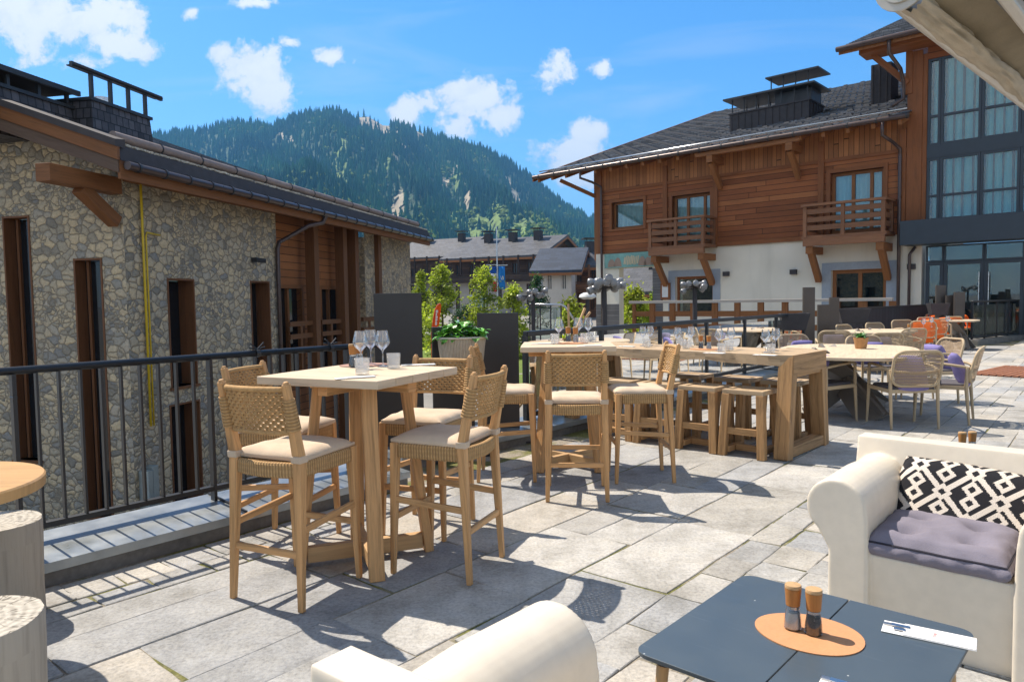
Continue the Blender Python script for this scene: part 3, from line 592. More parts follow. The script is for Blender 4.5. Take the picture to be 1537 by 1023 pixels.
# balconies
def balcony(u0, u1, v_top, v_bot, deep=1.0):
    a, zt = RF.onY(u0, v_top, -deep); b, _ = RF.onY(u1, v_top-3, -deep); zb = 3.52; zt = 4.55
    m = MB(); m.bb(a-.05, b+.05, -deep-.04, 0, zb-.12, zb); m.bb(a, b, -deep-.06, -deep+.06, zb-.36, zb-.12); fl = m.build('balcony', W_BALC, rb)
    for x in (a+.06, (a+b)/2, b-.06): m = MB(); m.bb(x-.06, x+.06, -deep-.05, -deep+.06, zb-.05, zt-.02); m.build('balcony_post', W_BALC, fl)
    m = MB(); m.bb(b-.12, b, -.14, -.02, zb, zt-.02); m.build('balcony_post', W_BALC, fl)
    m = MB(); m.bb(a-.06, b+.06, -deep-.11, -deep+.1, zt-.02, zt+.06); m.bb(b-.14, b+.06, -deep+.1, 0, zt-.02, zt+.06); m.bb(a-.06, a+.1, -deep+.1, 0, zt-.02, zt+.06); m.build('handrail', W_BALC, fl)
    m = MB()
    for z in (zb+.18, zb+.46, zb+.74): m.bb(a+.005, b-.005, -deep-.02, -deep+.03, z, z+.17); m.bb(b-.09, b-.04, -deep+.07, -.15, z, z+.17); m.bb(a+.04, a+.09, -deep+.07, -.02, z, z+.17)
    m.build('balcony_rail', W_BALC, fl)
    for x in (a+.2, b-.16): m = MB(); m.bb(x-.12, x+.12, -deep+.0, .05, zb-.62, zb-.365); m.beam((x, .0, zb-1.55), (x, -deep+.16, zb-.52), .2, .2); m.build('balcony_bracket', W_R2, fl)
balcony(974, 1057, 341, 372); balcony(1206, 1329, 314, 352)
# roof of the long wing
OV = 1.0; EZR = 7.12; SR = .345; XL = RF.onY(800, 268, -OV)[0]; YR = RF.onY(1090, 178, 17.0)
YRG = 17.2
m = MB(); stepped_roof(m, XL, ST-.1, -OV, YRG, EZR, SR, .30, .035); m.build('roof', SLATE, rb)
m = MB(); zz = EZR+(YRG+OV)*SR; m.hexa([(XL+.03, -OV+.02, EZR-.09), (ST-.1, -OV+.02, EZR-.09), (ST-.1, YRG, zz-.09), (XL+.03, YRG, zz-.09)], [(XL+.03, -OV+.02, EZR-.01), (ST-.1, -OV+.02, EZR-.01), (ST-.1, YRG, zz-.01), (XL+.03, YRG, zz-.01)])
m.face([(XL, YRG, zz), (ST, YRG, zz), (ST, YRG+10, zz-3.4), (XL, YRG+10, zz-3.4)]); m.build('roof_boarding', W_R2, rb)
m = MB(); m.hexa([(XL-.03, -OV, EZR-.2), (XL+.03, -OV, EZR-.2), (XL+.03, YRG, zz-.2), (XL-.03, YRG, zz-.2)], [(XL-.03, -OV, EZR+.05), (XL+.03, -OV, EZR+.05), (XL+.03, YRG, zz+.05), (XL-.03, YRG, zz+.05)]); m.build('verge_board', W_R, rb)
rg = random.Random(9); m = MB()                       # snow stops: small raised hooks in staggered rows
for j in range(34):
    y = -OV+.45+j*.52; z = EZR+(y+OV)*SR; k = 0; x = XL+.4+(.45 if j % 2 else 0)
    while x < ST-.5:
        m.hexa([(x, y, z+.02), (x+.26, y, z+.02), (x+.26, y+.2, z+.02+.07), (x, y+.2, z+.02+.07)], [(x+.04, y+.02, z+.10), (x+.22, y+.02, z+.10), (x+.26, y+.2, z+.10), (x, y+.2, z+.10)]); x += .9
m.build('snow_stop', m_plain('slate_hook', (.045, .047, .055), .4), rb)
m = MB(); m.tube([(XL+.05, -OV-.06, EZR-.02), (ST+.05, -OV-.06, EZR-.02)], .085, 12); gt = m.build('gutter', GUTTER, rb, smooth=True, auto=50)
x = XL+.4
while x < ST: m = MB(); m.tube([(x, -OV-.06, EZR-.02), (x+.05, -OV-.06, EZR-.02)], .1, 10); m.build('gutter_hoop', BLACKM, gt); x += .9
m = MB(); m.tube([(XL+.1, -OV+.35, EZR+.30), (ST-.1, -OV+.35, EZR+.30)], .035, 10); m.build('snow_guard', STEEL, rb, smooth=True)
m = MB(); x = XL+.3
while x < ST-.2: m.beam((x, -OV+.05, EZR-.17), (x, .2, EZR-.17+1.15*SR), .12, .16); x += .8
m.build('rafters', W_R2, rb)
for u, v in ((1066, 245), (1185, 222)):
    s_, _ = RF.onY(u, v, -.9); m = MB(); m.beam((s_, .0, 6.72), (s_, -1.0, 6.72), .24, .26); m.beam((s_, -.03, 5.72), (s_, -.85, 6.6), .17, .2); m.build('eave_bracket', W_R2, rb)
m = MB(); m.bb(5.2, 9.2, -.98, -.80, 6.86, 7.0); m.build('eave_purlin', W_R2, rb)
for (xg, xd, zt_) in ((Y0(872, 268, -OV)[0], .13, 6.75), (Y0(1325, 195, -OV)[0], 12.2, 6.6)):
    m = MB(); m.tube([(xg, -OV-.06, EZR-.05), (xg, -OV-.06, zt_), ((xg+xd)/2, -OV*.5, zt_-.15), (xd, -.14, zt_-.35), (xd, -.14, zt_-.6), (xd, -.14, 3.4), (xd, -.1, LOW)], .055, 10); m.build('downpipe', GUTTER, rb, smooth=True)
# metal plant box on the roof
cy = 3.2; xa, zt_ = Y0(1095, 172, cy); xb, zt2 = Y0(1215, 152, cy); zb = EZR+(cy+OV)*SR
m = MB(); m.bb(xa, xb, cy, cy+1.6, zb-.6, (zt_+zt2)/2); pbx = m.build('roof_plant_box', GREYM, rb)
m = MB(); x = xa+.08
zt_ = (zt_+zt2)/2
while x < xb: m.bb(x, x+.03, cy-.03, cy, zb-.2, zt_); x += .3
y = cy+.15
while y < cy+1.6: m.bb(xb, xb+.03, y, y+.03, zb, zt_); y += .3
m.bb(xa-.03, xb+.04, cy-.05, cy+1.64, zt_, zt_+.06); m.build('standing_seam', GREYM, pbx)
m = MB(); ca = Y0(1088, 150, cy)[0]; cb_ = Y0(1225, 120, cy)[0]
m.bb(ca, cb_, cy-.2, cy+1.7, zt_+.62, zt_+.69)
for k in range(7): x = xa+.1+(xb-xa-.2)*k/6; m.bb(x-.02, x+.02, cy+.05, cy+.09, zt_+.05, zt_+.62); m.bb(x-.02, x+.02, cy+1.5, cy+1.54, zt_+.05, zt_+.62)
m.bb((xa*.45+xb*.55), xb-.02, cy+.3, cy+1.3, zt_+.06, zt_+.6)
for k in range(4): x = xa*.5+xb*.5+(xb-xa)*.45*k/3; m.bb(x-.02, x+.02, cy+.3, cy+.34, zt_+.69, zt_+1.25)
m.bb(xa*.55+xb*.45, xb+.3, cy+.1, cy+1.5, zt_+1.25, zt_+1.31); m.build('plant_box_canopy', BLACKM, pbx)
cy2 = 4.0; xa, _ = Y0(1307, 140, cy2); xb, zt3 = Y0(1338, 92, cy2); m = MB(); m.bb(xa, xb, cy2, cy2+1, 7, zt3)
x = xa+.05
while x < xb: m.bb(x, x+.03, cy2-.03, cy2, 7.5, zt3); x += .25
m.build('chimney', GREYM, rb)
# glazed wing
GX1 = 20.0; zf0, zf1 = 3.02, 3.80
m = MB(); m.bb(ST-.25, ST+.2, -.06, 3, 3.46, 9.35); m.bb(ST+.2, ST+.33, -.03, .2, 3.8, 9.2); m.build('corner_timber', W_R, rb, bevel=.01)
m = MB(); m.face([(ST-.26, 0, 3.5), (ST-.26, 9, 3.5), (ST-.26, 9, 13.2), (ST-.26, 0, 9.6)], [(0, 3.5), (9, 3.5), (9, 13), (0, 9.6)]); m.bb(ST+.33, GX1, -.03, .2, 9.0, 9.5); m.build('side_wall', W_RIGHT, rb)
m = MB(); m.bb(ST-.22, GX1, -.85, .1, zf0, zf1); m.build('entrance_canopy', NAVY, rb, bevel=.01)
xs_ = [ST+.33, Y0(1411, 215)[0], Y0(1472, 215)[0], Y0(1532, 215)[0], Y0(1532, 215)[0]+1.25, Y0(1532, 215)[0]+2.5]
rows = [(zf1+.02, Y0(1440, 290)[1], Y0(1440, 232)[1]), (Y0(1440, 213)[1], Y0(1440, 168)[1], 9.0)]
for k in range(len(xs_)-1):
    for (z0, zm, z1) in rows: window(xs_[k]+.005, xs_[k+1]-.005, z0, z1, .02, NAVY, CURT_T, trans=(zm,), fw=.075, dep=.1, seed=10+k, glass=None, cy=.24)
m = MB(); m.bb(ST+.33, GX1, .0, .25, rows[0][2], rows[1][0]); m.build('spandrel', NAVY, rb)
xd_ = [ST+.33, Y0(1415, 400)[0], Y0(1476, 400)[0], Y0(1537, 400)[0], Y0(1537, 400)[0]+1.4, Y0(1537, 400)[0]+2.8]
for k in range(len(xd_)-1):
    f = window(xd_[k]+.005, xd_[k+1]-.005, 0, 2.46, .1, NAVY, None, fw=.1, dep=.08); window(xd_[k]+.005, xd_[k+1]-.005, 2.47, zf0-.01, .1, NAVY, None, fw=.05, dep=.08)
    if k in (1, 2): m = MB(); m.tube([(xd_[2]+(-.12 if k == 1 else .14), .03, .4), (xd_[2]+(-.12 if k == 1 else .14), .03, 2.1)], .018, 8); m.build('door_handle', STEEL, f)
# upper roof over the glazed wing
UZ = 9.62; xu = Y0(1256, 92, -1.2)[0]
m = MB(); stepped_roof(m, xu, GX1+1, -1.2, 9, UZ, .40, .3, .035); m.build('roof', SLATE, rb)
m = MB(); m.hexa([(xu+.05, -1.18, UZ-.2), (GX1, -1.18, UZ-.2), (GX1, 9, UZ-.2+10.18*.40), (xu+.05, 9, UZ-.2+10.18*.40)], [(xu+.05, -1.18, UZ-.01), (GX1, -1.18, UZ-.01), (GX1, 9, UZ-.01+10.18*.40), (xu+.05, 9, UZ-.01+10.18*.40)]); m.build('roof_boarding', W_R2, rb)
m = MB(); m.tube([(xu, -1.27, UZ-.03), (GX1, -1.27, UZ-.03)], .085, 10); m.build('gutter', GUTTER, rb, smooth=True, auto=50)
m = MB(); m.beam((ST-.2, -.03, 8.0), (ST-.2, -.03, 9.5), .2, .14); m.beam((ST-.24, -.1, 8.35), (ST-1.35, -.5, 9.55), .15, .17); m.build('eave_bracket', W_R, rb)
m = MB(); m.bb(ST-1.5, GX1, -.95, -.12, 9.36, 9.58); m.build('soffit_beam', W_R, rb)
m = MB(); xg = Y0(1335, 80, -1.2)[0]; m.tube([(xg, -1.25, UZ-.1), (xg, -1.25, UZ-.5), (ST-.35, -.5, 8.75), (ST-.34, -.2, 8.4), (ST-.34, -.2, 7.85), (ST-.6, -.5, 7.6)], .06, 10); m.build('downpipe', GUTTER, rb, smooth=True)
m = MB(); m.tube([(ST+.06, -.06, 3.0), (ST-.1, -.1, 2.75), (ST-.1, -.1, LOW)], .05, 10); m.build('downpipe', GUTTER, rb, smooth=True)
for (u, v) in ((1090, 411), (1191, 408), (1368, 400)):
    s_, z_ = Y0(u, v); m = MB(); m.bb(s_-.12, s_+.12, -.08, .06, z_-.09, z_+.09); m.build('wall_lamp', GREYM, rb, bevel=.01)
s_, z_ = Y0(999, 437); m = MB(); m.bb(s_-.22, s_+.22, -.04, .05, z_-.35, z_+.35); nb = m.build('menu_frame', W_R, rb); m = MB(); m.bb(s_-.14, s_+.14, -.05, -.042, z_-.25, z_+.26); m.build('menu_sheet', m_plain('paper', (.7, .7, .68), .8), nb)
# painted shop sign over the passage: teal ground with brown peaks and cream plank lettering shapes
sg = MB(); sg.bb(.24, 3.02, -.08, -.05, 2.80, 3.42)
SIGN = sg.build('painted_sign', m_plain('sign_teal', (.20, .40, .36), .6, nsc=4, var=.3), rb)
PEAK = m_plain('peak_brown', (.34, .24, .18), .7)
for (cx, wd, ht) in ((.62, .2, .34), (.95, .2, .40), (2.2, .2, .4), (2.5, .22, .36), (2.8, .18, .3)):
    m = MB(); pts = [(cx-wd, 2.84)]+[(cx-wd*math.cos(math.pi*k/8), 2.84+ht*math.sin(math.pi*k/8)) for k in range(1, 8)]+[(cx+wd, 2.84)]
    for k in range(len(pts)-1): m.face([(pts[k][0], -.084, 2.84), (pts[k+1][0], -.084, 2.84), (pts[k+1][0], -.084, pts[k+1][1]), (pts[k][0], -.084, pts[k][1])])
    m.build('painted_peak', PEAK, SIGN)
m = MB(); x = 1.28; rg2 = random.Random(2)
for k in range(9): w_ = rg2.uniform(.045, .07); m.beam((x, -.088, 2.90+rg2.uniform(-.02, .04)), (x+.06, -.088, 3.27+rg2.uniform(-.04, .05)), w_, .006, up=(0, 1, 0)); x += .085
m.build('sign_slats', m_plain('slat_cream', (.62, .52, .34), .7), SIGN)
# ================================================================ terrace
KL = [(-8.93, -3.70), (-1.02, 5.74), (-1.18, 6.22), (.10, 7.52), (6.2, 14.75), (9.2, 18.7), (11.9, 21.3), (12.75, 19.95), (16.2, 22.75), (24.0, 29.0)]
TP = KL+[(34, 20), (34, -14), (-12, -14)]
def inside(p, poly=TP):
    x, y = p; c = False; n = len(poly)
    for i in range(n):
        (x1, y1), (x2, y2) = poly[i], poly[(i+1) % n]
        if (y1 > y) != (y2 > y) and x < (x2-x1)*(y-y1)/(y2-y1)+x1: c = not c
    return c
def kdist(p):
    d = 9e9
    for (a, b) in zip(KL[:-1], KL[1:]):
        A = Vector(a); B = Vector(b); q = Vector(p); t = max(0, min(1, (q-A).dot(B-A)/(B-A).length_squared)); d = min(d, (q-(A+(B-A)*t)).length)
    return d
def m_slab():
    t = NT('granite_slabs'); a = t.n('Attribute', attribute_name='tone').outputs['Color']; v = t.obj(); n = t.noise(v, 55, 6, .7); n2 = t.noise(v, 2.2, 5, .65); n3 = t.noise(v, 9, 5, .6)
    c = t.mix(1, a, t.ramp(n, [(.3, (.68, .68, .69)), (.5, (1, 1, 1)), (.72, (1.24, 1.23, 1.22))]), 'MULTIPLY')
    c = t.mix(1, c, t.ramp(n2, [(.28, (.62, .61, .58)), (.5, (1, 1, 1)), (.8, (1.25, 1.22, 1.15))]), 'MULTIPLY')
    c = t.mix(1, c, t.ramp(n3, [(.32, (.86, .85, .83)), (.6, (1.04, 1.04, 1.04))]), 'MULTIPLY')
    h = t.math('ADD', t.math('MULTIPLY', n.outputs[0], .5), t.math('MULTIPLY', n3.outputs[0], 1.0)); return t.bsdf(c, .78, h, .7, .016, .3)
def m_joint():
    t = NT('sandy_joints'); v = t.obj(); n = t.noise(v, 1.5, 4); n2 = t.noise(v, 70, 3)
    c = t.ramp(n2, [(.3, (.17, .15, .12)), (.7, (.34, .30, .24))]); ms = t.ramp(n, [(.47, (0, 0, 0)), (.54, (1, 1, 1))])
    c = t.mix(t.math('MULTIPLY', ms, .85), c, t.ramp(n2, [(.3, (.05, .06, .008)), (.7, (.17, .17, .012))])); return t.bsdf(c, .95, n2, .7, .01)
mb = MB(); mb.prism(TP, LOW-.2, -.007); tag(mb.build('terrace_base', m_joint()), kind='structure')
AV, BV = Vector((math.cos(R(50)), math.sin(R(50)))), Vector((math.cos(R(-40)), math.sin(R(-40))))
sr = random.Random(21); mb = MB()
def slab(u0, u1, v0, v1, j, base=None):
    q = [AV*u0+BV*v0, AV*u0+BV*v1, AV*u1+BV*v1, AV*u1+BV*v0]
    if not all(inside((p.x, p.y)) for p in q) or min(kdist((p.x, p.y)) for p in q) < .30: return
    g = sr.uniform(.003, .006); cen = sum(q, Vector((0, 0)))/4
    q = [p+Vector((sr.gauss(0, j), sr.gauss(0, j))) for p in q]; far = cen.length > 9
    m = 1 if far else 4; ring = []; ou = []
    for k in range(4):
        a, b = q[k], q[(k+1) % 4]
        for i in range(m):
            p = a+(b-a)*i/m; d = (cen-p).normalized(); w = sr.uniform(-.004, .005) if (i and not far) else .003
            ring.append(p+d*(g+.005+w)); ou.append(p+d*(g+w))
    z = sr.gauss(0, .0013); b = sr.choice(((.33, .33, .325), (.36, .35, .33), (.385, .37, .34), (.41, .385, .345), (.31, .315, .32), (.385, .375, .355))); k = sr.uniform(.95, 1.2)
    mb.tone = (b[0]*k, b[1]*k, b[2]*k, 1)
    mb.face([(p.x, p.y, z) for p in ring]); n = len(ring)
    for i in range(n): c, d = ou[i], ou[(i+1) % n]; e, f = ring[i], ring[(i+1) % n]; mb.face([(c.x, c.y, z-.003), (d.x, d.y, z-.003), (f.x, f.y, z), (e.x, e.y, z)]); mb.face([(c.x, c.y, -.007), (d.x, d.y, -.007), (d.x, d.y, z-.003), (c.x, c.y, z-.003)])
v = -30.0
def nexth(v):
    if -4.13 <= v < -3.9: return .27
    if -3.9 <= v < -3.7: return .19
    if -2.05 <= v < -.95: return sr.uniform(.17, .27)
    return sr.choice((.36, .42, .5, .56, .62))
while v < 27:
    if v < -4.12 < v+.9: v = -4.12
    h = nexth(v); small = h < .28; edge = -4.13 <= v < -3.7
    u = -8+sr.uniform(0, .5)
    while u < 36:
        cx = AV*u+BV*v
        if cx.length > 38 or cx.y < -1.5 or v < -4.13 and cx.y < 6: u += .8; continue
        l = (sr.uniform(.19, .3) if edge else sr.uniform(.18, .42)) if small and u < 7 else sr.uniform(.55, 1.25)
        if not small and sr.random() < .22 and h > .55: hh = h*sr.uniform(.4, .6); slab(u, u+l, v, v+hh, .006); slab(u, u+l, v+hh, v+h, .006)
        else: slab(u, u+l, v, v+h, .006)
        u += l
    v += h
# border course of small setts along the left kerb
d0 = (Vector(KL[1])-Vector(KL[0])).normalized(); nn_ = Vector((d0.y, -d0.x)); k0 = Vector(KL[0])
tag(mb.build('terrace', m_slab()), kind='structure')
# kerb and sloped metal flashing
KERB = m_plain('granite_kerb', (.17, .165, .155), .9, nsc=26, var=.35, bstr=.4)
def m_zinc():
    t = NT('zinc_flashing'); v = t.obj(); n = t.noise(v, 5, 4); return t.bsdf(t.ramp(n, [(.3, (.24, .27, .29)), (.7, (.36, .39, .41))]), t.math('ADD', t.math('MULTIPLY', n.outputs[0], .25), .2), metal=.5)
ZINC = m_zinc(); RAILM = m_plain('painted_rail_steel', (.020, .021, .023), .4, .1, nsc=10, var=.15)
def segs_along(a, b, step):
    A, B = Vector(a), Vector(b); L = (B-A).length; n = max(1, int(round(L/step))); return [(A+(B-A)*k/n, A+(B-A)*(k+1)/n) for k in range(n)]
def off(a, b, d): q = (Vector(b)-Vector(a)).normalized(); return Vector((q.y, -q.x))*d          # towards the terrace side
def parapet(name, label, runs, wid=.34, seam=1.3):
    e = empty(name, (runs[0][0], runs[0][1], 0), 0, label, 'kerb'); o = Vector((runs[0][0], runs[0][1], 0)); k_, z_, s_ = MB(), MB(), MB()
    for a, b in zip(runs[:-1], runs[1:]):
        n = off(a, b, 1); A, B = Vector(a), Vector(b); p = lambda q, w, z: (q.x+n.x*w-o.x, q.y+n.y*w-o.y, z)
        k_.hexa([p(A, -.12, LOW), p(A, wid-.03, LOW), p(B, wid-.03, LOW), p(B, -.12, LOW)], [p(A, -.12, .10), p(A, wid-.03, .065), p(B, wid-.03, .065), p(B, -.12, .10)])
        z_.hexa([p(A, -.14, .105), p(A, wid, .075), p(B, wid, .075), p(B, -.14, .105)], [p(A, -.14, .165), p(A, wid, .125), p(B, wid, .125), p(B, -.14, .165)])
        for c, d in segs_along(a, b, seam)[1:]:
            q = (d-c).normalized()*.006; s_.hexa([p(c-q, -.13, .162), p(c-q, wid+.003, .122), p(c+q, wid+.003, .122), p(c+q, -.13, .162)], [p(c-q, -.13, .178), p(c-q, wid+.003, .138), p(c+q, wid+.003, .138), p(c+q, -.13, .178)])
    k_.build('kerb_stone', KERB, e); zz = z_.build('flashing', ZINC, e); s_.build('seam', RAILM, zz); return e
RL = [(-8.93, -3.70), (-1.06, 5.69)]
parapet('terrace_kerb', 'granite kerb with ribbed zinc flashing below the black bar railing on the left', RL)
parapet('terrace_kerb', 'zinc topped kerb under the glass balustrade and dark screen panels', [(-1.18, 6.22), (.10, 7.52), (6.2, 14.75)])
# left bar railing
rail = empty('bar_railing', (RL[0][0], RL[0][1], 0), 0, 'black steel railing with vertical bars along the left terrace edge', 'railing')
A, B = Vector(RL[0]), Vector(RL[1]); d = (B-A).normalized(); L = (B-A).length; pt = lambda t, z: Vector((d.x*t, d.y*t, z))
m = MB(); m.tube([pt(0, 1.09), pt(L, 1.09)], .022, 10); m.build('handrail', RAILM, rail, smooth=True)
m = MB(); m.beam(pt(0, .235), pt(L, .235), .045, .03); m.build('bottom_rail', RAILM, rail)
bars = []; t_ = 6.0
while t_ < L: bars.append(t_); t_ += .108
for k, t_ in enumerate(bars[-68:]):
    if k % 10 == 5: continue
    m = MB(); m.beam(pt(t_, .25), pt(t_, 1.072), .034, .012, up=(d.x, d.y, 0)); m.build('bar', RAILM, rail)
for k, t_ in enumerate(bars[-68:]):
    if k % 10 == 5: m = MB(); m.beam(pt(t_, .14), pt(t_, 1.072), .05, .02, up=(d.x, d.y, 0)); m.tube([pt(t_, .95)+Vector((d.y, -d.x, 0))*.03, pt(t_, .95)-Vector((d.y, -d.x, 0))*.03], .012, 6); m.build('post', RAILM, rail)
m = MB()
for t_ in (L-.45, L-1.05):
    for s_ in (-1, 1): m.tube([pt(t_, 1.115), pt(t_+.05*s_, 1.16)], .005, 6); m.tube([pt(t_, 1.115), pt(t_+.06*s_, 1.13)], .005, 6)
    m.tube([pt(t_-.015, 1.09), pt(t_+.015, 1.09)], .028, 8)
m.build('wire_clip', RAILM, rail)
# dark screen panels at the corner, each on its own foot
PANEL = m_plain('dark_bronze_panel', (.036, .035, .036), .38, .25, nsc=2.5, var=.22)
PANELB = m_plain('bronze_panel', (.085, .070, .060), .42, .3, nsc=2.5, var=.2)
def panel(cx, cy, wd, h, ang, label, mt=PANEL, group='dark metal screen panels'):
    e = empty('screen_panel', (cx, cy, .0), R(ang), label, 'panel', group); m = MB(); m.bb(-wd/2, wd/2, -.035, .035, .02, h); m.build('sheet', mt, e, bevel=.004)
    m = MB(); m.bb(-wd/2-.05, wd/2+.12, -.16, .16, -.0, .018); m.build('foot', BLACKM, e); return e
pc = G(606, 693); panel(pc.x-.02, pc.y, .415, 1.50, 10, 'tall dark metal screen panel behind the nearest high table')
pm = P(681, 600, 6.62); panel(pm.x, pm.y, .38, 1.19, 16, 'low dark metal screen panel behind the rattan planter')
p2 = P(749, 600, 7.2); panel(p2.x, p2.y, .41, 1.30, 14, 'mid height dark metal screen panel right of the rattan planter')
# planter of rope with a leafy plant, hung on the low panel
def m_ropeside():
    t = NT('woven_planter'); w_ = t.n('TexWave', {'Vector': t.uv(1, 1, 1), 'Scale': 26, 'Distortion': 1.2, 'Detail': 2}, wave_type='BANDS', bands_direction='Y'); n = t.noise(t.uv(), 30, 4)
    return t.bsdf(t.ramp(t.math('ADD', t.math('MULTIPLY', w_.outputs[1], .6), t.math('MULTIPLY', n.outputs[0], .4)), [(.15, (.34, .28, .20)), (.5, (.58, .50, .38)), (.9, (.72, .65, .52))]), .85, w_.outputs[1], .8, .01)
ROPEP = m_ropeside(); SOIL = m_plain('soil', (.03, .022, .015), .95)
def m_leaf(name, c, gl=.35):
    t = NT(name); a = t.n('Attribute', attribute_name='tone'); return t.bsdf(t.mix(1, c, a.outputs['Color'], 'MULTIPLY'), gl, spec=.5, **{'Transmission Weight': 0.0})
def leaf(mb, base, dirv, length, width, droop=.3, fold=.15, g=1.0):
    d = Vector(dirv).normalized(); side = d.cross(Vector((0, 0, 1))); side = side.normalized() if side.length > .05 else Vector((1, 0, 0)); up = side.cross(d); mb.tone = (g, g, g, 1); rows = []
    for k, wv in ((0, .12), (.25, .8), (.5, 1.0), (.75, .72), (1, .02)):
        c = Vector(base)+d*length*k-Vector((0, 0, 1))*droop*length*k*k; rows.append((c-side*width*wv/2+up*fold*width*wv, c, c+side*width*wv/2+up*fold*width*wv))
    for a, b in zip(rows[:-1], rows[1:]): mb.face([a[0], a[1], b[1], b[0]]); mb.face([a[1], a[2], b[2], b[1]])
pp = P(693, 515, 6.38); pl = empty('rattan_planter', (pp.x, pp.y, .86), R(12), 'oval cream rattan planter box hanging between the dark panels', 'planter')
m = MB(); ov = lambda sx, sy, z: [(sx*math.copysign(abs(math.cos(a))**.9, math.cos(a)), sy*math.copysign(abs(math.sin(a))**.8, math.sin(a)), z) for a in [2*math.pi*k/40 for k in range(40)]]
m.rings([ov(.165, .09, 0), ov(.19, .11, .02), ov(.215, .13, .225), ov(.225, .135, .24), ov(.21, .12, .24), ov(.2, .11, .2)], caps=True); m.build('basket', ROPEP, pl, smooth=True, auto=40)
m = MB(); m.tube([Vector(p) for p in ov(.222, .135, .24)], .011, 6, closed=True); m.build('rim', m_plain('cream_rim', (.62, .56, .45), .6), pl, smooth=True)
hp = empty('leafy_plant', (pp.x, pp.y, 1.06), R(12), 'bright green leafy plant with glossy round leaves in the cream rattan planter', 'plant'); lr = random.Random(5); m = MB()
for k in range(230):
    x, y = lr.uniform(-.19, .19), lr.uniform(-.10, .10); a = lr.uniform(0, 6.28); el = lr.uniform(.0, .9); h0 = lr.uniform(.0, .17)*(1-abs(x)/.32)
    leaf(m, (x, y, h0+.02), (math.cos(a)*math.cos(el)*1.2, math.sin(a)*math.cos(el), math.sin(el)*.8), lr.uniform(.06, .11), lr.uniform(.055, .085), lr.uniform(.2, .8), .12, lr.uniform(.6, 1.5))
m.build('foliage', m_leaf('green_leaf', (.13, .36, .04)), hp)
m = MB()
for k in range(18): x, y = lr.uniform(-.16, .16), lr.uniform(-.06, .06); m.tube([(x*.6, y*.6, -.03), (x, y, .1)], .004, 5)
m.build('stem', m_plain('green_stem', (.08, .16, .03), .6), hp)
# glass balustrade
GB = empty('glass_balustrade', (.14, 7.57, 0), 0, 'glass balustrade with dark top rail running behind the high tables', 'railing'); A, B = Vector((.14, 7.57)), Vector((5.75, 14.2)); d = (B-A).normalized(); L = (B-A).length; nrm = Vector((d.y, -d.x, 0))
q = lambda t, z: Vector((d.x*t, d.y*t, z))
m = MB(); m.beam(q(0, 1.07), q(L, 1.07), .07, .055); m.build('handrail', RAILM, GB, bevel=.008)
m = MB(); m.beam(q(0, .21), q(L, .21), .05, .05); m.build('bottom_rail', RAILM, GB)
GLB = m_glass('balustrade_glass', (.80, .88, .87), .01, .07, 1.1)
n = 6
for k in range(n+1): m = MB(); m.beam(q(L*k/n, .12), q(L*k/n, 1.05), .05, .05, up=(d.x, d.y, 0)); m.build('post', RAILM, GB)
for k in range(n): m = MB(); m.beam(q(L*k/n+.06, .62), q(L*(k+1)/n-.06, .62), .012, .74); m.build('glass_panel', GLB, GB)
# far corner group of bronze panels with metal trough planters
for (u, vt, dp, wpx, lab) in ((1214, 431, 14.6, 17, 'tallest bronze screen panel at the end of the glass balustrade'), (1236, 457, 14.9, 17, 'short bronze screen panel beside the tallest one'), (1252, 446, 15.2, 14, 'bronze screen panel nearest the dark wall'), (1412, 428, 20.6, 14, 'tall bronze panel in front of the glazed doors'), (1427, 443, 20.4, 14, 'short bronze panel holding a small flowering shrub'), (1440, 438, 20.2, 15, 'mid height bronze panel where the right railing starts')):
    a = P(u, vt, dp); panel(a.x, a.y, wpx/CAM_F*dp, a.z, -4, lab, PANELB, 'bronze screen panels')
def trough(u, v, dp, wpx, ang, label):
    a = P(u, v, dp); e = empty('trough_planter', a, R(ang), label, 'planter', 'metal trough planters'); w_ = wpx/CAM_F*dp
    ring = lambda k, z: [(-w_/2*k, -.16*k, z), (w_/2*k, -.16*k, z), (w_/2*k, .16*k, z), (-w_/2*k, .16*k, z)]
    m = MB(); m.rings([ring(.72, -.32), ring(1, 0), ring(.94, 0), ring(.9, -.06)], caps=True); m.build('trough', GREYM, e, bevel=.006)
    m = MB()
    for s_ in (-1, 1): m.tube([(s_*w_*.38, .1, -.3), (s_*w_*.38, .12, -a.z+.02)], .02, 6)
    m.build('leg', GREYM, e); m = MB(); m.bb(-w_*.44, w_*.44, -.14, .14, -.09, -.075); m.build('soil', SOIL, e)
trough(1192, 470, 13.6, 42, -12, 'dark metal trough planter at the end of the glass balustrade'); trough(1280, 463, 15.6, 46, -8, 'dark metal trough planter in front of the black wall'); trough(1408, 455, 19.8, 28, -8, 'dark metal trough planter by the bronze panels near the glazed doors')
# black boarded screen wall
bw = empty('screen_wall', (0, 0, 0), 0, 'long low black boarded wall behind the dining tables', 'wall'); a, b = P(1262, 465, 16.9), P(1400, 452, 22.4); A, B = Vector((a.x, a.y)), Vector((b.x, b.y)); d = (B-A).normalized(); L = (B-A).length; ang = math.atan2(d.y, d.x)
bw.location = (A.x, A.y, 0); bw.rotation_euler = (0, 0, ang); m = MB(); m.bb(0, L, -.05, .05, .02, 1.09); m.build('boards', m_planks('black_boards', (.030, .033, .040), .24, vert=True, glen=9, var=.3), bw)
m = MB(); m.bb(-.02, L, -.07, .07, 1.09, 1.12); m.build('capping', RAILM, bw)
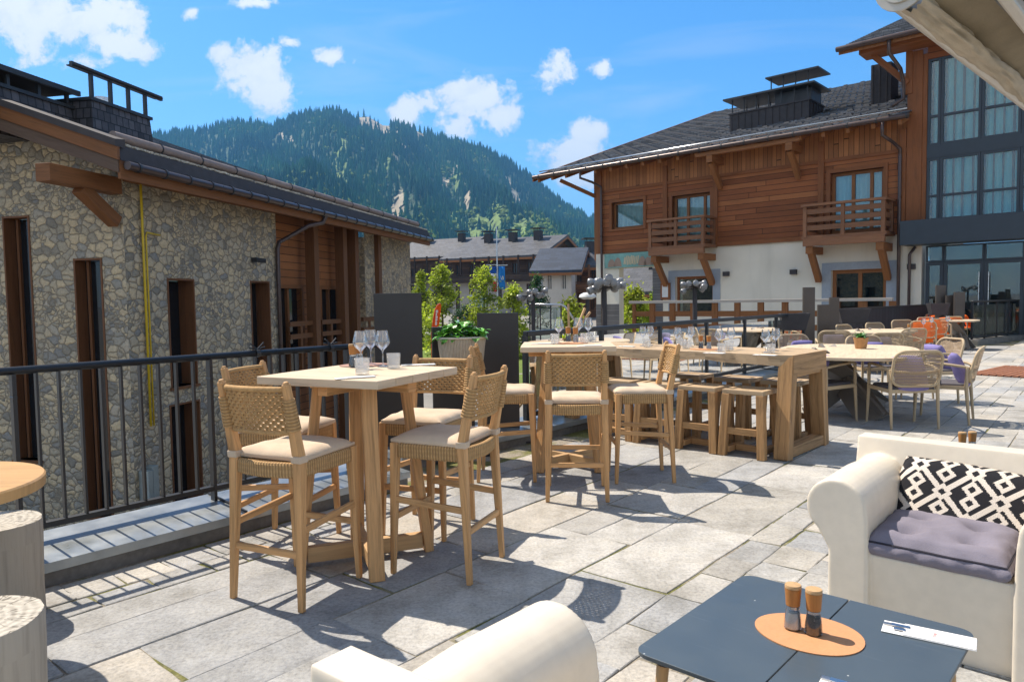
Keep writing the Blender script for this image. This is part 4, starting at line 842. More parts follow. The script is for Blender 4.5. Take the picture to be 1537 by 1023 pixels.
# right railing
for (a, b, lab) in (((12.8, 20.0), (16.3, 22.8), 'dark glazed railing at the right edge of the terrace'),):
    rr_ = empty('glazed_railing', (a[0], a[1], 0), math.atan2(b[1]-a[1], b[0]-a[0]), lab, 'railing'); L = 11.5
    m = MB(); m.tube([(0, 0, 1.2), (L, 0, 1.2)], .03, 8); m.build('handrail', RAILM, rr_, smooth=True); m = MB(); m.beam((0, 0, .2), (L, 0, .2), .05, .05); m.build('bottom_rail', RAILM, rr_)
    for k in range(13): m = MB(); x = k*.95; m.beam((x, 0, .1), (x, 0, 1.18), .05, .04, up=(1, 0, 0)); m.build('post', RAILM, rr_)
    for k in range(12): m = MB(); x = k*.95; m.bb(x+.05, x+.9, -.006, .006, .26, 1.1); m.build('glass_panel', GLB, rr_)
    m = MB(); m.bb(-.3, L, -.25, .12, -.05, .14); m.build('kerb', KERB, rr_)
# slatted timber mat
mt = empty('timber_mat', G(1530, 560)+Vector((.35, -.15, .0)), R(40), 'brown slatted timber deck panel lying on the paving at the right edge', 'deck panel'); m = MB()
for k in range(16): m.bb(-1.0, 1.0, -.85+k*.11, -.85+k*.11+.085, .005, .03)
m.build('slats', m_wood('deck_slats', (.30, .13, .075), freq=14), mt)
# ================================================================ furniture materials
TEAK = m_wood('teak', (.58, .355, .165), dark=.5, light=1.4, freq=30, rough=.55, streak=(.8, .55, .35))
TEAKL = m_wood('teak_light', (.53, .34, .17), dark=.7, light=1.2, freq=30, rough=.55)
BLEACH = m_wood('bleached_teak_top', (.64, .52, .38), dark=.72, light=1.15, freq=22, rough=.65, streak=(.8, .72, .6))
RUSTIC = m_wood('rustic_teak', (.43, .265, .125), dark=.36, light=1.4, freq=20, rough=.65, streak=(.7, .5, .35))
RUSTIC_L = m_wood('rustic_teak_grey', (.52, .39, .25), dark=.36, light=1.25, freq=17, rough=.7, streak=(.7, .6, .5))
def m_cord(name, c, s1=62):
    t = NT(name); a = t.n('TexWave', {'Vector': t.uv(), 'Scale': s1*.32, 'Distortion': .6, 'Detail': 1}, wave_type='BANDS', bands_direction='X'); b = t.n('TexWave', {'Vector': t.uv(), 'Scale': s1*.2, 'Distortion': .8}, wave_type='BANDS', bands_direction='Y')
    f = t.math('MULTIPLY', a.outputs[1], t.math('ADD', t.math('MULTIPLY', b.outputs[1], .5), .5)); n = t.noise(t.uv(), 35, 3)
    return t.bsdf(t.mix(.4, t.ramp(f, [(.0, sc(c, .42)), (.45, c), (1, sc(c, 1.3))]), t.ramp(n, [(.3, sc(c, .7)), (.7, sc(c, 1.2))])), .85, f, .7, .006, .2)
CORD = m_cord('paper_cord', (.46, .285, .13)); CORD_S = m_plain('cord_strand', (.46, .285, .13), .85, nsc=70, var=.3, spec=.2)
def m_fabric(name, c, rough=.92, sc_=420):
    t = NT(name); v = t.obj(); n = t.noise(v, sc_, 2); n2 = t.noise(v, 7, 4); return t.bsdf(t.ramp(t.math('ADD', t.math('MULTIPLY', n, .4), t.math('MULTIPLY', n2, .6)), [(.3, sc(c, .82)), (.7, sc(c, 1.12))]), rough, t.math('ADD', t.math('MULTIPLY', n, .3), n2.outputs[0]), .35, .008, .15)
CANVAS = m_fabric('canvas_cushion', (.60, .48, .36)); LAV = m_fabric('lavender_fabric', (.20, .185, .27)); VIOLET = m_fabric('violet_fabric', (.23, .20, .42)); ORANGE = m_fabric('orange_fabric', (.85, .15, .02)); SEATG = m_fabric('grey_seat', (.12, .115, .13))
# ================================================================ bar stools
def make_stool():
    e = empty('bar_stool', (0, 0, 0), 0, 'x', 'bar stool', 'woven bar stools at the high tables')
    bx = lambda z: -.195-.075*(z-.7)/.365 if z > .7 else -.195-.035*(.7-z)/.7
    for s in (-1, 1):
        m = MB(); m.beam((.215, s*.205, 0), (.192, s*.192, .695), .027, .027, up=(0, 1, 0), w2=.046, h2=.046); m.build('leg', TEAK, e, bevel=.006)
        m = MB(); m.beam((bx(0), s*.21, 0), (bx(.7), s*.195, .70), .027, .029, up=(0, 1, 0), w2=.044, h2=.05); m.beam((bx(.70), s*.195, .695), (bx(1.06), s*.195, 1.06), .044, .05, up=(0, 1, 0), w2=.032, h2=.032); m.tube([(bx(1.055), s*.195, 1.055), (bx(1.07), s*.195, 1.072)], [.0165, .011], 10); m.build('leg', TEAK, e, bevel=.005)
    m = MB()
    for s in (-1, 1): m.beam((bx(.37), s*.203, .37), (.205, s*.203, .40), .022, .034)
    m.beam((.205, -.2, .30), (.205, .2, .30), .022, .034); m.beam((bx(.26), -.2, .26), (bx(.26), .2, .26), .022, .034); m.build('stretcher', TEAK, e, bevel=.006)
    m = MB()
    for s in (-1, 1): m.beam((bx(.66)+.02, s*.198, .655), (.17, s*.198, .655), .034, .078)
    m.beam((.198, -.17, .655), (.198, .17, .655), .034, .078)
    pts = [(bx(.66)-.03*math.sin(math.pi*k/8), -.175+.35*k/8, .650) for k in range(9)]
    m.rings([[(x-.017, y, z-.037), (x+.017, y, z-.037), (x+.017, y, z+.037), (x-.017, y, z+.037)] for x, y, z in pts])
    m.build('seat_rail', CORD, e, bevel=.012)
    m = MB(); m.prism(rrect(.37, .35, .02), .67, .683); m.build('seat_web', CORD, e)
    # cushion with softly puffed top
    m = MB(); N = 14; top = {}; f = lambda a: math.copysign(abs(a)**.86, a)
    for i in range(N+1):
        for j in range(N+1):
            a, b = -1+2*i/N, -1+2*j/N; k = (1-a**6)*(1-b**6); x = .012+.205*a; y = (.205-.008*a)*b; top[i, j] = (x, y, .712+.026*k**.5+.002*math.sin(9*a+4*b))
    for i in range(N):
        for j in range(N): m.face([top[i, j], top[i+1, j], top[i+1, j+1], top[i, j+1]])
    rim = [top[i, 0] for i in range(N)]+[top[N, j] for j in range(N)]+[top[i, N] for i in range(N, 0, -1)]+[top[0, j] for j in range(N, 0, -1)]
    lo = [(x*.985+.0002, y*.985, .690) for x, y, z in rim]; m.rings([lo, [(x*1.006, y*1.006, .702) for x, y, z in rim], rim], caps=False); m.face(list(reversed(lo))); m.build('cushion', CANVAS, e, smooth=True, auto=60)
    for s in (-1, 1):
        m = MB(); m.rings([[(bx(z)+a*.029, s*.195+b*.028, z) for a, b in ((-1, -1), (1, -1), (1, 1), (-1, 1))] for z in (.688, .722)], caps=True)
        m.build('cushion_tie', CANVAS, e, bevel=.005)
    # woven backrest: real strands, over and under
    m = MB(); zt, zb, W = 1.035, .830, .182; bow = lambda y: -.032*(1-(y/W)**2)
    m.tube([(bx(zt)+bow(W*(k/8-1)), W*(k/8-1), zt) for k in range(17)], .0135, 8); m.tube([(bx(zb)+bow(W*(k/8-1)), W*(k/8-1), zb) for k in range(17)], .011, 8)
    ncol, nrow = 19, 13
    for r_ in range(nrow):
        z = zb+(zt-zb)*(r_+.5)/nrow; m.tube([(bx(z)+bow(W*(k/ncol*2-1))+.0052*(1 if (k+r_) % 2 else -1), W*(k/ncol*2-1), z) for k in range(ncol+1)], .0058, 5, caps=False)
    for c_ in range(ncol):
        y = W*((c_+.5)/ncol*2-1)
        for dy in (-.0038, .0038): m.tube([(bx(z)+bow(y)+.0052*(1 if (c_+k) % 2 else -1), y+dy, z) for k in range(nrow+1) for z in (zb+(zt-zb)*k/nrow,)], .0042, 5, caps=False)
    m.build('woven_back', CORD_S, e, smooth=True)
    for s in (-1, 1): m = MB(); m.tube([(bx(.845), s*.195, .845), (bx(.99), s*.195, .99)], [.033, .028], 10); m.build('cord_binding', CORD, e, smooth=True, auto=50)
    return e
proto = make_stool(); used = [False]
def stool(x, y, deg, label):
    if not used[0]: used[0] = True; o = proto; o.location = (x, y, 0); o.rotation_euler = (0, 0, R(deg)); o['label'] = label
    else: o = dup(proto, (x, y, 0), R(deg), label)
    return o
stool(-1.085, 3.545, 65.5, 'woven bar stool nearest the camera, back turned to us, at the left high table')
stool(-1.345, 4.235, -13, 'woven bar stool between the left high table and the bar railing')
stool(-.365, 3.82, 158, 'woven bar stool on the right of the left high table with half its cushion shaded')
stool(-.545, 4.47, -109, 'woven bar stool behind the left high table, facing the camera')
stool(-.04, 5.78, -3, 'woven bar stool seen side on in front of the mid height dark panel')
stool(.46, 5.22, 86, 'woven bar stool with its back to us in front of the middle high table')
stool(1.0, 5.68, 181, 'woven bar stool right of the middle high table, in front of the long table')
# ================================================================ high tables
def make_high():
    e = empty('high_table', (0, 0, 0), 0, 'x', 'table', 'square high tables')
    m = MB(); n = 5
    for k in range(n): y0 = -.385+.77*k/n; m.bb(-.385+.003*math.sin(k*5), .385-.003*math.cos(k*7), y0+.0008, y0+.77/n-.0008, 1.003, 1.045+.0006*math.sin(k*3))
    m.build('tabletop', BLEACH, e, bevel=.004)
    m = MB(); m.bb(-.33, .33, -.04, .04, .945, 1.002); m.bb(-.03, .03, -.33, -.043, .95, 1.002); m.bb(-.03, .03, .043, .33, .95, 1.002); m.build('top_rail', TEAK, e, bevel=.004)
    for a, b in ((1, 1), (1, -1), (-1, 1), (-1, -1)):
        m = MB(); m.beam((a*.25, b*.25, 0), (a*.165, b*.165, 1.0), .078, .05, up=(a, b, 0)); m.build('leg', TEAK, e, bevel=.005)
    m = MB(); m.beam((-.225, -.225, .065), (.225, .225, .065), .05, .085); m.beam((-.225, .225, .065), (-.02, .02, .065), .05, .083); m.beam((.02, -.02, .065), (.225, -.225, .065), .05, .083); m.build('base_beam', TEAKL, e, bevel=.005)
    return e
ht = make_high(); ht.location = (-.83, 3.94, 0); ht.rotation_euler = (0, 0, R(-25)); ht['label'] = 'square plank-topped high table between four woven stools, nearest the bar railing'
dup(ht, (.47, 6.12, 0), R(-3), 'square plank-topped high table in front of the glass balustrade, with three woven stools')
# long counter table: ends along the terrace axis
ta, tb = Vector((.731, -.682)), Vector((.682, .731)); tl = empty('long_counter_table', (0, 0, 0), R(-43), 'long rustic counter table with thick wavy-edged top and heavy A-frame ends', 'table')
cA = Vector((2.69, 6.495)); LL = 2.45; tl.location = (cA.x, cA.y, 0)     # local x runs back along -ta
m = MB(); ht_ = .91; wv = random.Random(6)
for k in range(3):
    y0, y1 = -.40+.8*k/3, -.40+.8*(k+1)/3; N = 24
    for i in range(N):
        xa, xb = -LL+LL*i/N, -LL+LL*(i+1)/N; e0 = lambda x: (.014*math.sin(x*3.1)+.008*math.sin(x*9+1)) if k == 0 else 0; e1 = lambda x: (.012*math.sin(x*2.6+2)) if k == 2 else 0
        z0 = lambda x: ht_-.085+(.010*math.sin(x*5.3)+.006*math.sin(x*13) if k == 0 else 0)
        m.hexa([(xa, y0+e0(xa)+.001, z0(xa)), (xb, y0+e0(xb)+.001, z0(xb)), (xb, y1+e1(xb)-.001, z0(xb)), (xa, y1+e1(xa)-.001, z0(xa))], [(xa, y0+e0(xa)+.004, ht_), (xb, y0+e0(xb)+.004, ht_), (xb, y1+e1(xb)-.001, ht_), (xa, y1+e1(xa)-.001, ht_)], along=2, off=(k*3.0, k*5.1))
m.build('tabletop', RUSTIC_L, tl)
for x in (-.055, -LL+.05):
    for s in (-1, 1): m = MB(); m.beam((x, s*.44, 0), (x, s*.335, ht_-.02), .13, .115, up=(0, 1, 0)); m.build('leg', RUSTIC, tl, bevel=.006)
    m = MB(); m.bb(x-.055, x+.056, -.39, .39, .012, .105); m.build('foot_beam', RUSTIC, tl, bevel=.006); m = MB(); m.bb(x-.05, x+.05, -.30, .30, ht_-.20, ht_-.088); m.build('end_beam', RUSTIC, tl, bevel=.006)
m = MB(); m.bb(.003, .012, -.39, .39, ht_-.17, ht_-.0); m.build('end_board', RUSTIC, tl)
def make_block_stool():
    e = empty('block_stool', (0, 0, 0), 0, 'x', 'stool', 'backless timber stools at the long table'); H = .60
    m = MB(); m.bb(-.19, .19, -.165, -.118, H-.04, H); m.bb(-.19, .19, .118, .165, H-.04, H); m.bb(-.19, -.14, -.117, .117, H-.04, H); m.bb(.14, .19, -.117, .117, H-.04, H); m.bb(-.139, .139, -.117, .117, H-.03, H-.008); m.build('seat', RUSTIC_L, e, bevel=.004)
    for a in (-1, 1):
        for b in (-1, 1): m = MB(); m.beam((a*.185, b*.17, 0), (a*.158, b*.138, H-.041), .072, .06, up=(0, 1, 0)); m.build('leg', RUSTIC, e, bevel=.005)
    m = MB(); m.bb(-.175, -.13, -.15, .15, .03, .085); m.bb(.13, .175, -.15, .15, .03, .085); m.bb(-.129, .129, -.025, .025, .03, .085); m.bb(-.15, .15, -.172, -.145, .2, .26); m.build('stretcher', RUSTIC, e, bevel=.004)
    return e
bs = make_block_stool(); names = ['front side, nearest the A-frame end', 'front side, second from the A-frame end', 'front side, third from the A-frame end', 'front side, farthest from the A-frame end', 'far side, nearest the A-frame end', 'far side, second from the A-frame end', 'far side, third from the A-frame end']
for i, (t_, n_) in enumerate(((-2.83, 6.17), (-3.28, 6.17), (-3.74, 6.16), (-4.2, 6.17), (-2.86, 7.02), (-3.34, 7.0), (-3.9, 7.02))):
    p = ta*t_+tb*n_; lab = 'backless timber stool tucked under the long counter table, '+names[i]
    if i == 0: bs.location = (p.x, p.y, 0); bs.rotation_euler = (0, 0, R(-43)); bs['label'] = lab
    else: dup(bs, (p.x, p.y, 0), R(-43+(180 if i > 3 else 0)+rnd.uniform(-2, 2)), lab)
# ================================================================ dining chairs
ROPEF = m_wood('chair_frame', (.50, .385, .245), dark=.8, light=1.12, freq=24, rough=.6)
def m_ropeweave(name, c):
    t = NT(name); s = t.n('SeparateXYZ', {'Vector': t.uv()}); a = t.math('MULTIPLY', s.outputs[0], 62); b = t.math('MULTIPLY', s.outputs[1], 62); off_ = t.math('MULTIPLY', t.math('FLOOR', b), .5)
    fx = t.math('SUBTRACT', t.math('FRACT', t.math('ADD', a, off_)), .5); fy = t.math('SUBTRACT', t.math('FRACT', b), .5); d2 = t.math('ADD', t.math('MULTIPLY', t.math('MULTIPLY', fx, fx), 1.2), t.math('MULTIPLY', t.math('MULTIPLY', fy, fy), 2.6))
    hole = t.math('LESS_THAN', d2, .15); cc = t.ramp(d2, [(.08, sc(c, .45)), (.3, c), (.6, sc(c, 1.25))])
    b_ = t.n('BsdfPrincipled', {'Base Color': cc, 'Roughness': .8}); t.t.links.new(t.n('Bump', {'Height': d2, 'Strength': .6, 'Distance': .006}).outputs[0], b_.inputs['Normal'])
    mx = t.n('MixShader', {0: hole, 1: b_, 2: t.n('BsdfTransparent')}); t.t.links.new(mx.outputs[0], t.out.inputs[0]); return t.m
WEAVE = m_ropeweave('rope_weave', (.36, .265, .17)); WEAVE_O = m_ropeweave('rope_weave_rust', (.72, .19, .05))
def make_chair(weave, seat_m):
    e = empty('dining_chair', (0, 0, 0), 0, 'x', 'chair', 'x')       # faces +x
    for s in (-1, 1):
        m = MB(); m.tube([(.255, s*.265, 0), (.235, s*.255, .42), (.225, s*.258, .645)], [.013, .019, .017], 8); m.build('leg', ROPEF, e, smooth=True, auto=60)
        m = MB(); m.tube([(-.27, s*.245, 0), (-.235, s*.245, .42), (-.245, s*.25, .63)], [.013, .02, .017], 8); m.build('leg', ROPEF, e, smooth=True, auto=60)
    m = MB(); pts = [(.235, -.258, .655), (.15, -.268, .668), (-.05, -.272, .655), (-.2, -.255, .635), (-.275, -.19, .61), (-.305, -.06, .60)]; pts = pts+[(x, -y, z) for x, y, z in reversed(pts)]; m.tube(pts, .0185, 8, flat=.8); m.build('armrest', ROPEF, e, smooth=True)
    m = MB()
    for s in (-1, 1): m.beam((-.235, s*.245, .40), (.235, s*.255, .405), .025, .04)
    m.beam((.23, -.25, .405), (.23, .25, .405), .025, .04); m.beam((-.23, -.24, .40), (-.23, .24, .40), .025, .04); m.build('seat_frame', ROPEF, e, bevel=.004)
    cu = lambda y, z: -.255-.10*(z-.45)/.4-.055*(1-(y/.27)**2)+.02
    outl = rrect(.50, .37, .10, 6, 0, .645); m = MB(); m.tube([(cu(y, z), y, z) for y, z in outl], .0155, 8, closed=True); m.build('back_frame', ROPEF, e, smooth=True)
    m = MB(); N = 12
    for i in range(N):
        for j in range(8):
            f = lambda i, j: (-.245+.49*i/N, .465+.36*j/8)
            q = [f(i, j), f(i+1, j), f(i+1, j+1), f(i, j+1)]
            cl = []
            for y, z in q:
                dy, dz = max(0, abs(y)-.15), max(0, abs(z-.645)-.085); r_ = math.hypot(dy, dz)
                if r_ > .098: y = math.copysign(.15+dy*.098/r_, y) if dy else y; z = .645+math.copysign(.085+dz*.098/r_, z-.645) if dz else z
                cl.append((y, z))
            m.face([(cu(y, z), y, z) for y, z in cl], cl)
    m.build('woven_back', weave, e, smooth=True)
    m = MB(); m.prism(rrect(.46, .47, .06), .415, .445); m.build('seat', seat_m, e, bevel=.01)
    return e
ch1 = make_chair(WEAVE, SEATG); ch2 = make_chair(WEAVE_O, ORANGE)
def pillow_mesh(W, H, T, seedv=0, tuft=False):
    m = MB(); N = 16; g = {}
    for s in (-1, 1):
        for i in range(N+1):
            for j in range(N+1):
                a, b = -1+2*i/N, -1+2*j/N; k = max(0, (1-a**4)*(1-b**4))**.5; pin = 1-.06*(a*a*b*b)
                ex, ey = W/2*a*(1-.05*(1-b*b)*0)*pin-(.03*W*a*(1-abs(b))**2*0), H/2*b*pin
                z = s*T/2*k+.012*mnoise.noise(Vector((a*2+seedv, b*2, s)))*k
                if tuft: z -= s*T*.16*max(0, 1-4*min((a-.4*p)**2+(b-.4*q)**2 for p in (-1, 1) for q in (-1, 1))**.5)
                g[s, i, j] = (ex, ey, z)
        for i in range(N):
            for j in range(N):
                q = [g[s, i, j], g[s, i+1, j], g[s, i+1, j+1], g[s, i, j+1]]; u = [(p[0], p[1]) for p in q]
                m.face(q if s > 0 else list(reversed(q)), u if s > 0 else list(reversed(u)))
    return m
cu_proto = [None]
def cushion_on(o, deg, mat_, label, stand=True):
    a = R(deg); p = Vector(o.location)
    if cu_proto[0] is None or cu_proto[0].data.materials[0] != mat_:
        c = pillow_mesh(.41, .35, .12).build('cushion', mat_, smooth=True); cu_proto[0] = c
    else: c = cu_proto[0].copy(); col.objects.link(c)
    tag(c, label, 'cushion', 'cushions on the dining chairs'); c.location = p+Vector((math.cos(a)*-.15, math.sin(a)*-.15, .575))
    c.rotation_euler = (Matrix.Rotation(a, 3, 'Z')@Matrix.Rotation(R(-66), 3, 'Y')).to_euler()
    return c
def pz(u, vt, zt=.845):                       # a chair whose back top is seen at (u, vt)
    return G(u, vt, zt)
first = [True, True]
def chair(kind, x, y, deg, label, group, cush=None, cmat=None):
    pr = (ch1, ch2)[kind]
    if first[kind]: first[kind] = False; o = pr; o.location = (x, y, 0); o.rotation_euler = (0, 0, R(deg)); o['label'] = label; o['group'] = group
    else: o = dup(pr, (x, y, 0), R(deg), label, group)
    if cush:
        c_ = cushion_on(o, deg, cmat or VIOLET, cush)
        if kind: c_.scale = (1.25, 1.2, 1.2)
    return o
g1 = 'rope chairs at the large dining table'; g2 = 'rope chairs at the middle dining table'; g3 = 'rust coloured chairs at the far table'
chair(0, 4.25, 7.80, 88, 'rope dining chair seen from behind at the near right of the large dining table', g1, 'violet cushion on the chair whose back faces us')
chair(0, 3.55, 8.22, 28, 'rope dining chair left of the large dining table, just behind the A-frame leg', g1, 'violet cushion on the chair behind the A-frame leg')
chair(0, 4.86, 8.07, 143, 'rope dining chair side on at the right of the large dining table', g1, 'violet cushion on the side-on chair at the right of the large table')
p = pz(1424, 507); chair(0, p.x-.25, p.y+.05, 185, 'rope dining chair beyond the side-on one, violet cushion upright in it', g1, 'upright violet cushion in the rear chair at the right of the large table')
p = pz(1197, 501); chair(0, p.x, p.y-.3, -80, 'rope dining chair across the large table, behind the wine glasses at the table end', g1, 'violet cushion across the large table behind the wine glasses')
p = pz(1296, 503); chair(0, p.x, p.y-.3, -92, 'rope dining chair directly behind the potted plant', g1, 'violet cushion behind the potted plant')
p = pz(1251, 494); chair(0, p.x, p.y, 70, 'rope dining chair with grey back left of the potted plant, farther off', g2, 'grey lavender cushion left of the potted plant', LAV)
p = pz(1289, 487); chair(0, p.x, p.y, -60, 'rope dining chair with empty back, farthest left of the middle group', g2)
p = pz(1318, 497); chair(0, p.x, p.y, 85, 'rope dining chair with lavender cushion just right of the potted plant', g2, 'lavender cushion just right of the potted plant', LAV)
p = pz(1352, 491); chair(0, p.x, p.y, 100, 'rope dining chair with pale cushion right of the middle dining table', g2)
p = pz(1332, 484); chair(0, p.x, p.y, -70, 'rope dining chair at the far side of the middle dining table', g2)
p = pz(1366, 480); chair(0, p.x, p.y, -90, 'rope dining chair nearest the rust coloured chairs', g2)
for (u, v, dg, lab) in ((1386, 480, 60, 'leftmost rust coloured chair by the small shaker'), (1404, 476, -80, 'rust coloured chair behind the far set table'), (1418, 474, 95, 'rust coloured chair with its back to us at the far table'), (1432, 471, -100, 'rust coloured chair facing us near the short bronze panel'), (1444, 470, 150, 'rightmost rust coloured chair by the glazed railing'), (1396, 477, 95, 'rust coloured chair seen from behind, second from the left'), (1410, 471, -95, 'rust coloured chair farthest back before the trough planter')):
    p = pz(u, v); chair(1, p.x, p.y, dg, lab, g3, 'orange cushion on the '+lab.replace(' coloured', ''), ORANGE)
# dining tables
TAUPE = m_plain('taupe_steel', (.20, .175, .15), .5, nsc=5, var=.08)
def dining(x, y, deg, a, b, label, kx=True):
    e = empty('dining_table', (x, y, 0), R(deg), label, 'table', 'pale topped dining tables'); n = 48; pw = .62
    out = [(a*math.copysign(abs(math.cos(2*math.pi*k/n))**pw, math.cos(2*math.pi*k/n)), b*math.copysign(abs(math.sin(2*math.pi*k/n))**pw, math.sin(2*math.pi*k/n))) for k in range(n)]
    m = MB(); m.prism(out, .715, .75); m.build('tabletop', BLEACH, e, bevel=.006)
    m = MB(); m.beam((-.55*a, -.42*b, .0), (.5*a, .40*b, .714), .012, .34, up=(1, -1, 1)); m.beam((.55*a, -.42*b, .0), (-.5*a, .40*b, .714), .0125, .34, up=(1, 1, -1)); m.build('cross_base', TAUPE, e)
    m = MB(); m.beam((.5*a, -.5*b, .0), (-.42*a, .45*b, .71), .05, .22, up=(0, 0, 1)); m.beam((-.5*a, -.5*b, 0), (.42*a, .45*b, .7), .045, .22, up=(0, 0, 1)); m.beam((-.45*a, .5*b, 0), (.02, -.05, .36), .05, .2); m.beam((.45*a, .5*b, 0), (-.02, -.05, .36), .045, .2); m.build('leg', TAUPE, e)
    return e
dining(4.12, 8.85, 62, 1.22, .80, 'large pale oval dining table with taupe cross base, a potted plant on it')
dining(6.9, 13.6, 45, .9, .6, 'pale dining table in the middle group of rope chairs'); dining(11.5, 18.5, 45, .6, .42, 'pale dining table set with glasses among the rust coloured chairs')
pt_ = G(1292, 523, .75); tp = empty('terracotta_pot', pt_, 0, 'small tan terracotta pot on the large dining table', 'pot'); m = MB(); m.lathe([(.062, 0), (.066, .01), (.088, .13), (.09, .14), (.08, .14), (.078, .12)], 24); m.build('pot', m_plain('terracotta', (.40, .215, .09), .85, nsc=30, var=.25), tp, smooth=True, auto=40)
m = MB(); m.lathe([(.077, .118), (.001, .122)], 20, caps=False); m.build('soil', SOIL, tp)
hp = empty('potted_herb', pt_+Vector((0, 0, .12)), 0, 'small grey-green herb growing in the terracotta pot', 'plant'); m = MB(); lr = random.Random(8)
for k in range(120): a = lr.uniform(0, 6.28); el = lr.uniform(.1, 1.3); r_ = lr.uniform(0, .05); leaf(m, (math.cos(a)*r_, math.sin(a)*r_, lr.uniform(0, .05)), (math.cos(a)*math.cos(el), math.sin(a)*math.cos(el), math.sin(el)), lr.uniform(.04, .08), lr.uniform(.02, .035), lr.uniform(.1, .5), .1, lr.uniform(.6, 1.5))
m.build('foliage', m_leaf('herb_leaf', (.10, .26, .07), .5), hp)
# ================================================================ lounge armchairs, moulded in one piece
SHELL = m_plain('moulded_plastic', (.72, .645, .53), .42, spec=.45, nsc=22, var=.07, bstr=.06)
def make_armchair():
    e = empty('lounge_armchair', (0, 0, 0), 0, 'x', 'armchair', 'moulded lounge armchairs')      # faces -y, x along its width
    m = MB(); hw = .495
    for s in (-1, 1):
        xo = lambda a: s*(hw-.24+a)                      # a: 0 inner face .. .24 scroll edge
        prof = [(-.01, .0), (.150, .0), (.150, .36)]+[(.12+.121*math.cos(R(t)), .535+.121*math.sin(R(t))) for t in range(-52, 178, 10)]+[(-.005, .50), (-.01, .34)]
        A = [(xo(a), -.02, z) for a, z in prof]; Bm = [(xo(a), .33, z+.012) for a, z in prof]; B = [(xo(a*.96), .70, z*1.0+.0) for a, z in prof]
        m.rings([A, Bm, B] if s > 0 else [list(reversed(q)) for q in (A, Bm, B)])
    xi = hw-.24
    m.hexa([(-xi-.03, .035, .0), (xi+.03, .035, .0), (xi+.03, .62, .0), (-xi-.03, .62, .0)], [(-xi-.03, .0, .365), (xi+.03, .0, .365), (xi+.03, .62, .32), (-xi-.03, .62, .32)])
    # back, leaning, as wide as the scrolls
    m.rings([[(-hw*k-.0, y0, z), (hw*k, y0, z), (hw*k, y1, z), (-hw*k, y1, z)] for k, y0, y1, z in ((.93, .52, .70, 0.0), (.95, .53, .715, .34), (.98, .585, .73, .62), (.985, .615, .725, .735))])
    o = m.build('shell', SHELL, e, weld=True)
    q = o.modifiers.new('remesh', 'REMESH'); q.mode = 'VOXEL'; q.voxel_size = .007; q.use_smooth_shade = True
    q = o.modifiers.new('smooth', 'SMOOTH'); q.factor = .5; q.iterations = 1
    m = MB()
    for x in (-.22, .1): m.tube([(x, .598, .59), (x, .575, .59)], .006, 8)
    m.build('back_stud', STEEL, e); return e
ac = make_armchair(); a_, b_ = Vector((.731, -.682)), Vector((.682, .731)); pA = a_*-.665+b_*3.10
ac.location = (pA.x, pA.y, 0); ac.rotation_euler = (0, 0, R(-43)); ac['label'] = 'cream moulded lounge armchair with a violet seat pad and patterned cushion at the right'
o2 = dup(ac, (.39, 1.548, 0), R(142), 'empty cream moulded lounge armchair seen from behind at the bottom edge'); o2.scale = (1, .9, 1)
# seat pad and patterned cushion
def m_tuft():
    return m_fabric('pad_fabric', (.215, .20, .245), sc_=260)
PADM = m_tuft(); sp = empty('seat_pad', (0, 0, 0), R(-43), 'tufted grey-violet seat pad with dark piping lying on the cream armchair', 'cushion'); pp_ = a_*-.685+b_*3.30; sp.location = (pp_.x, pp_.y, .362)
m = MB(); N = 28; g = {}
for i in range(N+1):
    for j in range(N+1):
        a, b = -1+2*i/N, -1+2*j/N; k = max(0, (1-abs(a)**7)*(1-abs(b)**7))**.5; z = .066+.05*k
        for p in (-.45, .45):
            for q in (-.45, .45): z -= .045*math.exp(-((a-p)**2+(b-q)**2)/.035)
        z += (.010*mnoise.noise(Vector((a*3, b*3, 0)))+.005*mnoise.noise(Vector((a*8, b*6, 2))))*k; sag = 1+.03*mnoise.noise(Vector((a*2, b*2, 7)))
        g[i, j] = (.242*a*sag, .205*b*sag, z+.01*b)
for i in range(N):
    for j in range(N): m.face([g[i, j], g[i+1, j], g[i+1, j+1], g[i, j+1]])
rim = [g[i, 0] for i in range(N)]+[g[N, j] for j in range(N)]+[g[i, N] for i in range(N, 0, -1)]+[g[0, j] for j in range(N, 0, -1)]
lo = [(x*.95, y*.95, .0) for x, y, z in rim]; bul = lambda f, zz, a: [(x*f+a*math.sin(k*1.7+f*9), y*f+a*math.cos(k*1.3+f*5), z*zz+a*math.sin(k*.9)) for k, (x, y, z) in enumerate(rim)]; m.rings([lo, bul(1.005, .16, .003), bul(1.045, .38, .005), bul(1.055, .6, .005), bul(1.035, .84, .003), rim], caps=False); m.face(list(reversed(lo))); m.build('pad', PADM, sp, smooth=True)
m = MB(); m.tube([(x*1.004, y*1.004, z+.002) for x, y, z in rim[::2]], .0042, 6, closed=True); m.build('piping', m_plain('dark_piping', (.02, .018, .03), .8), sp)
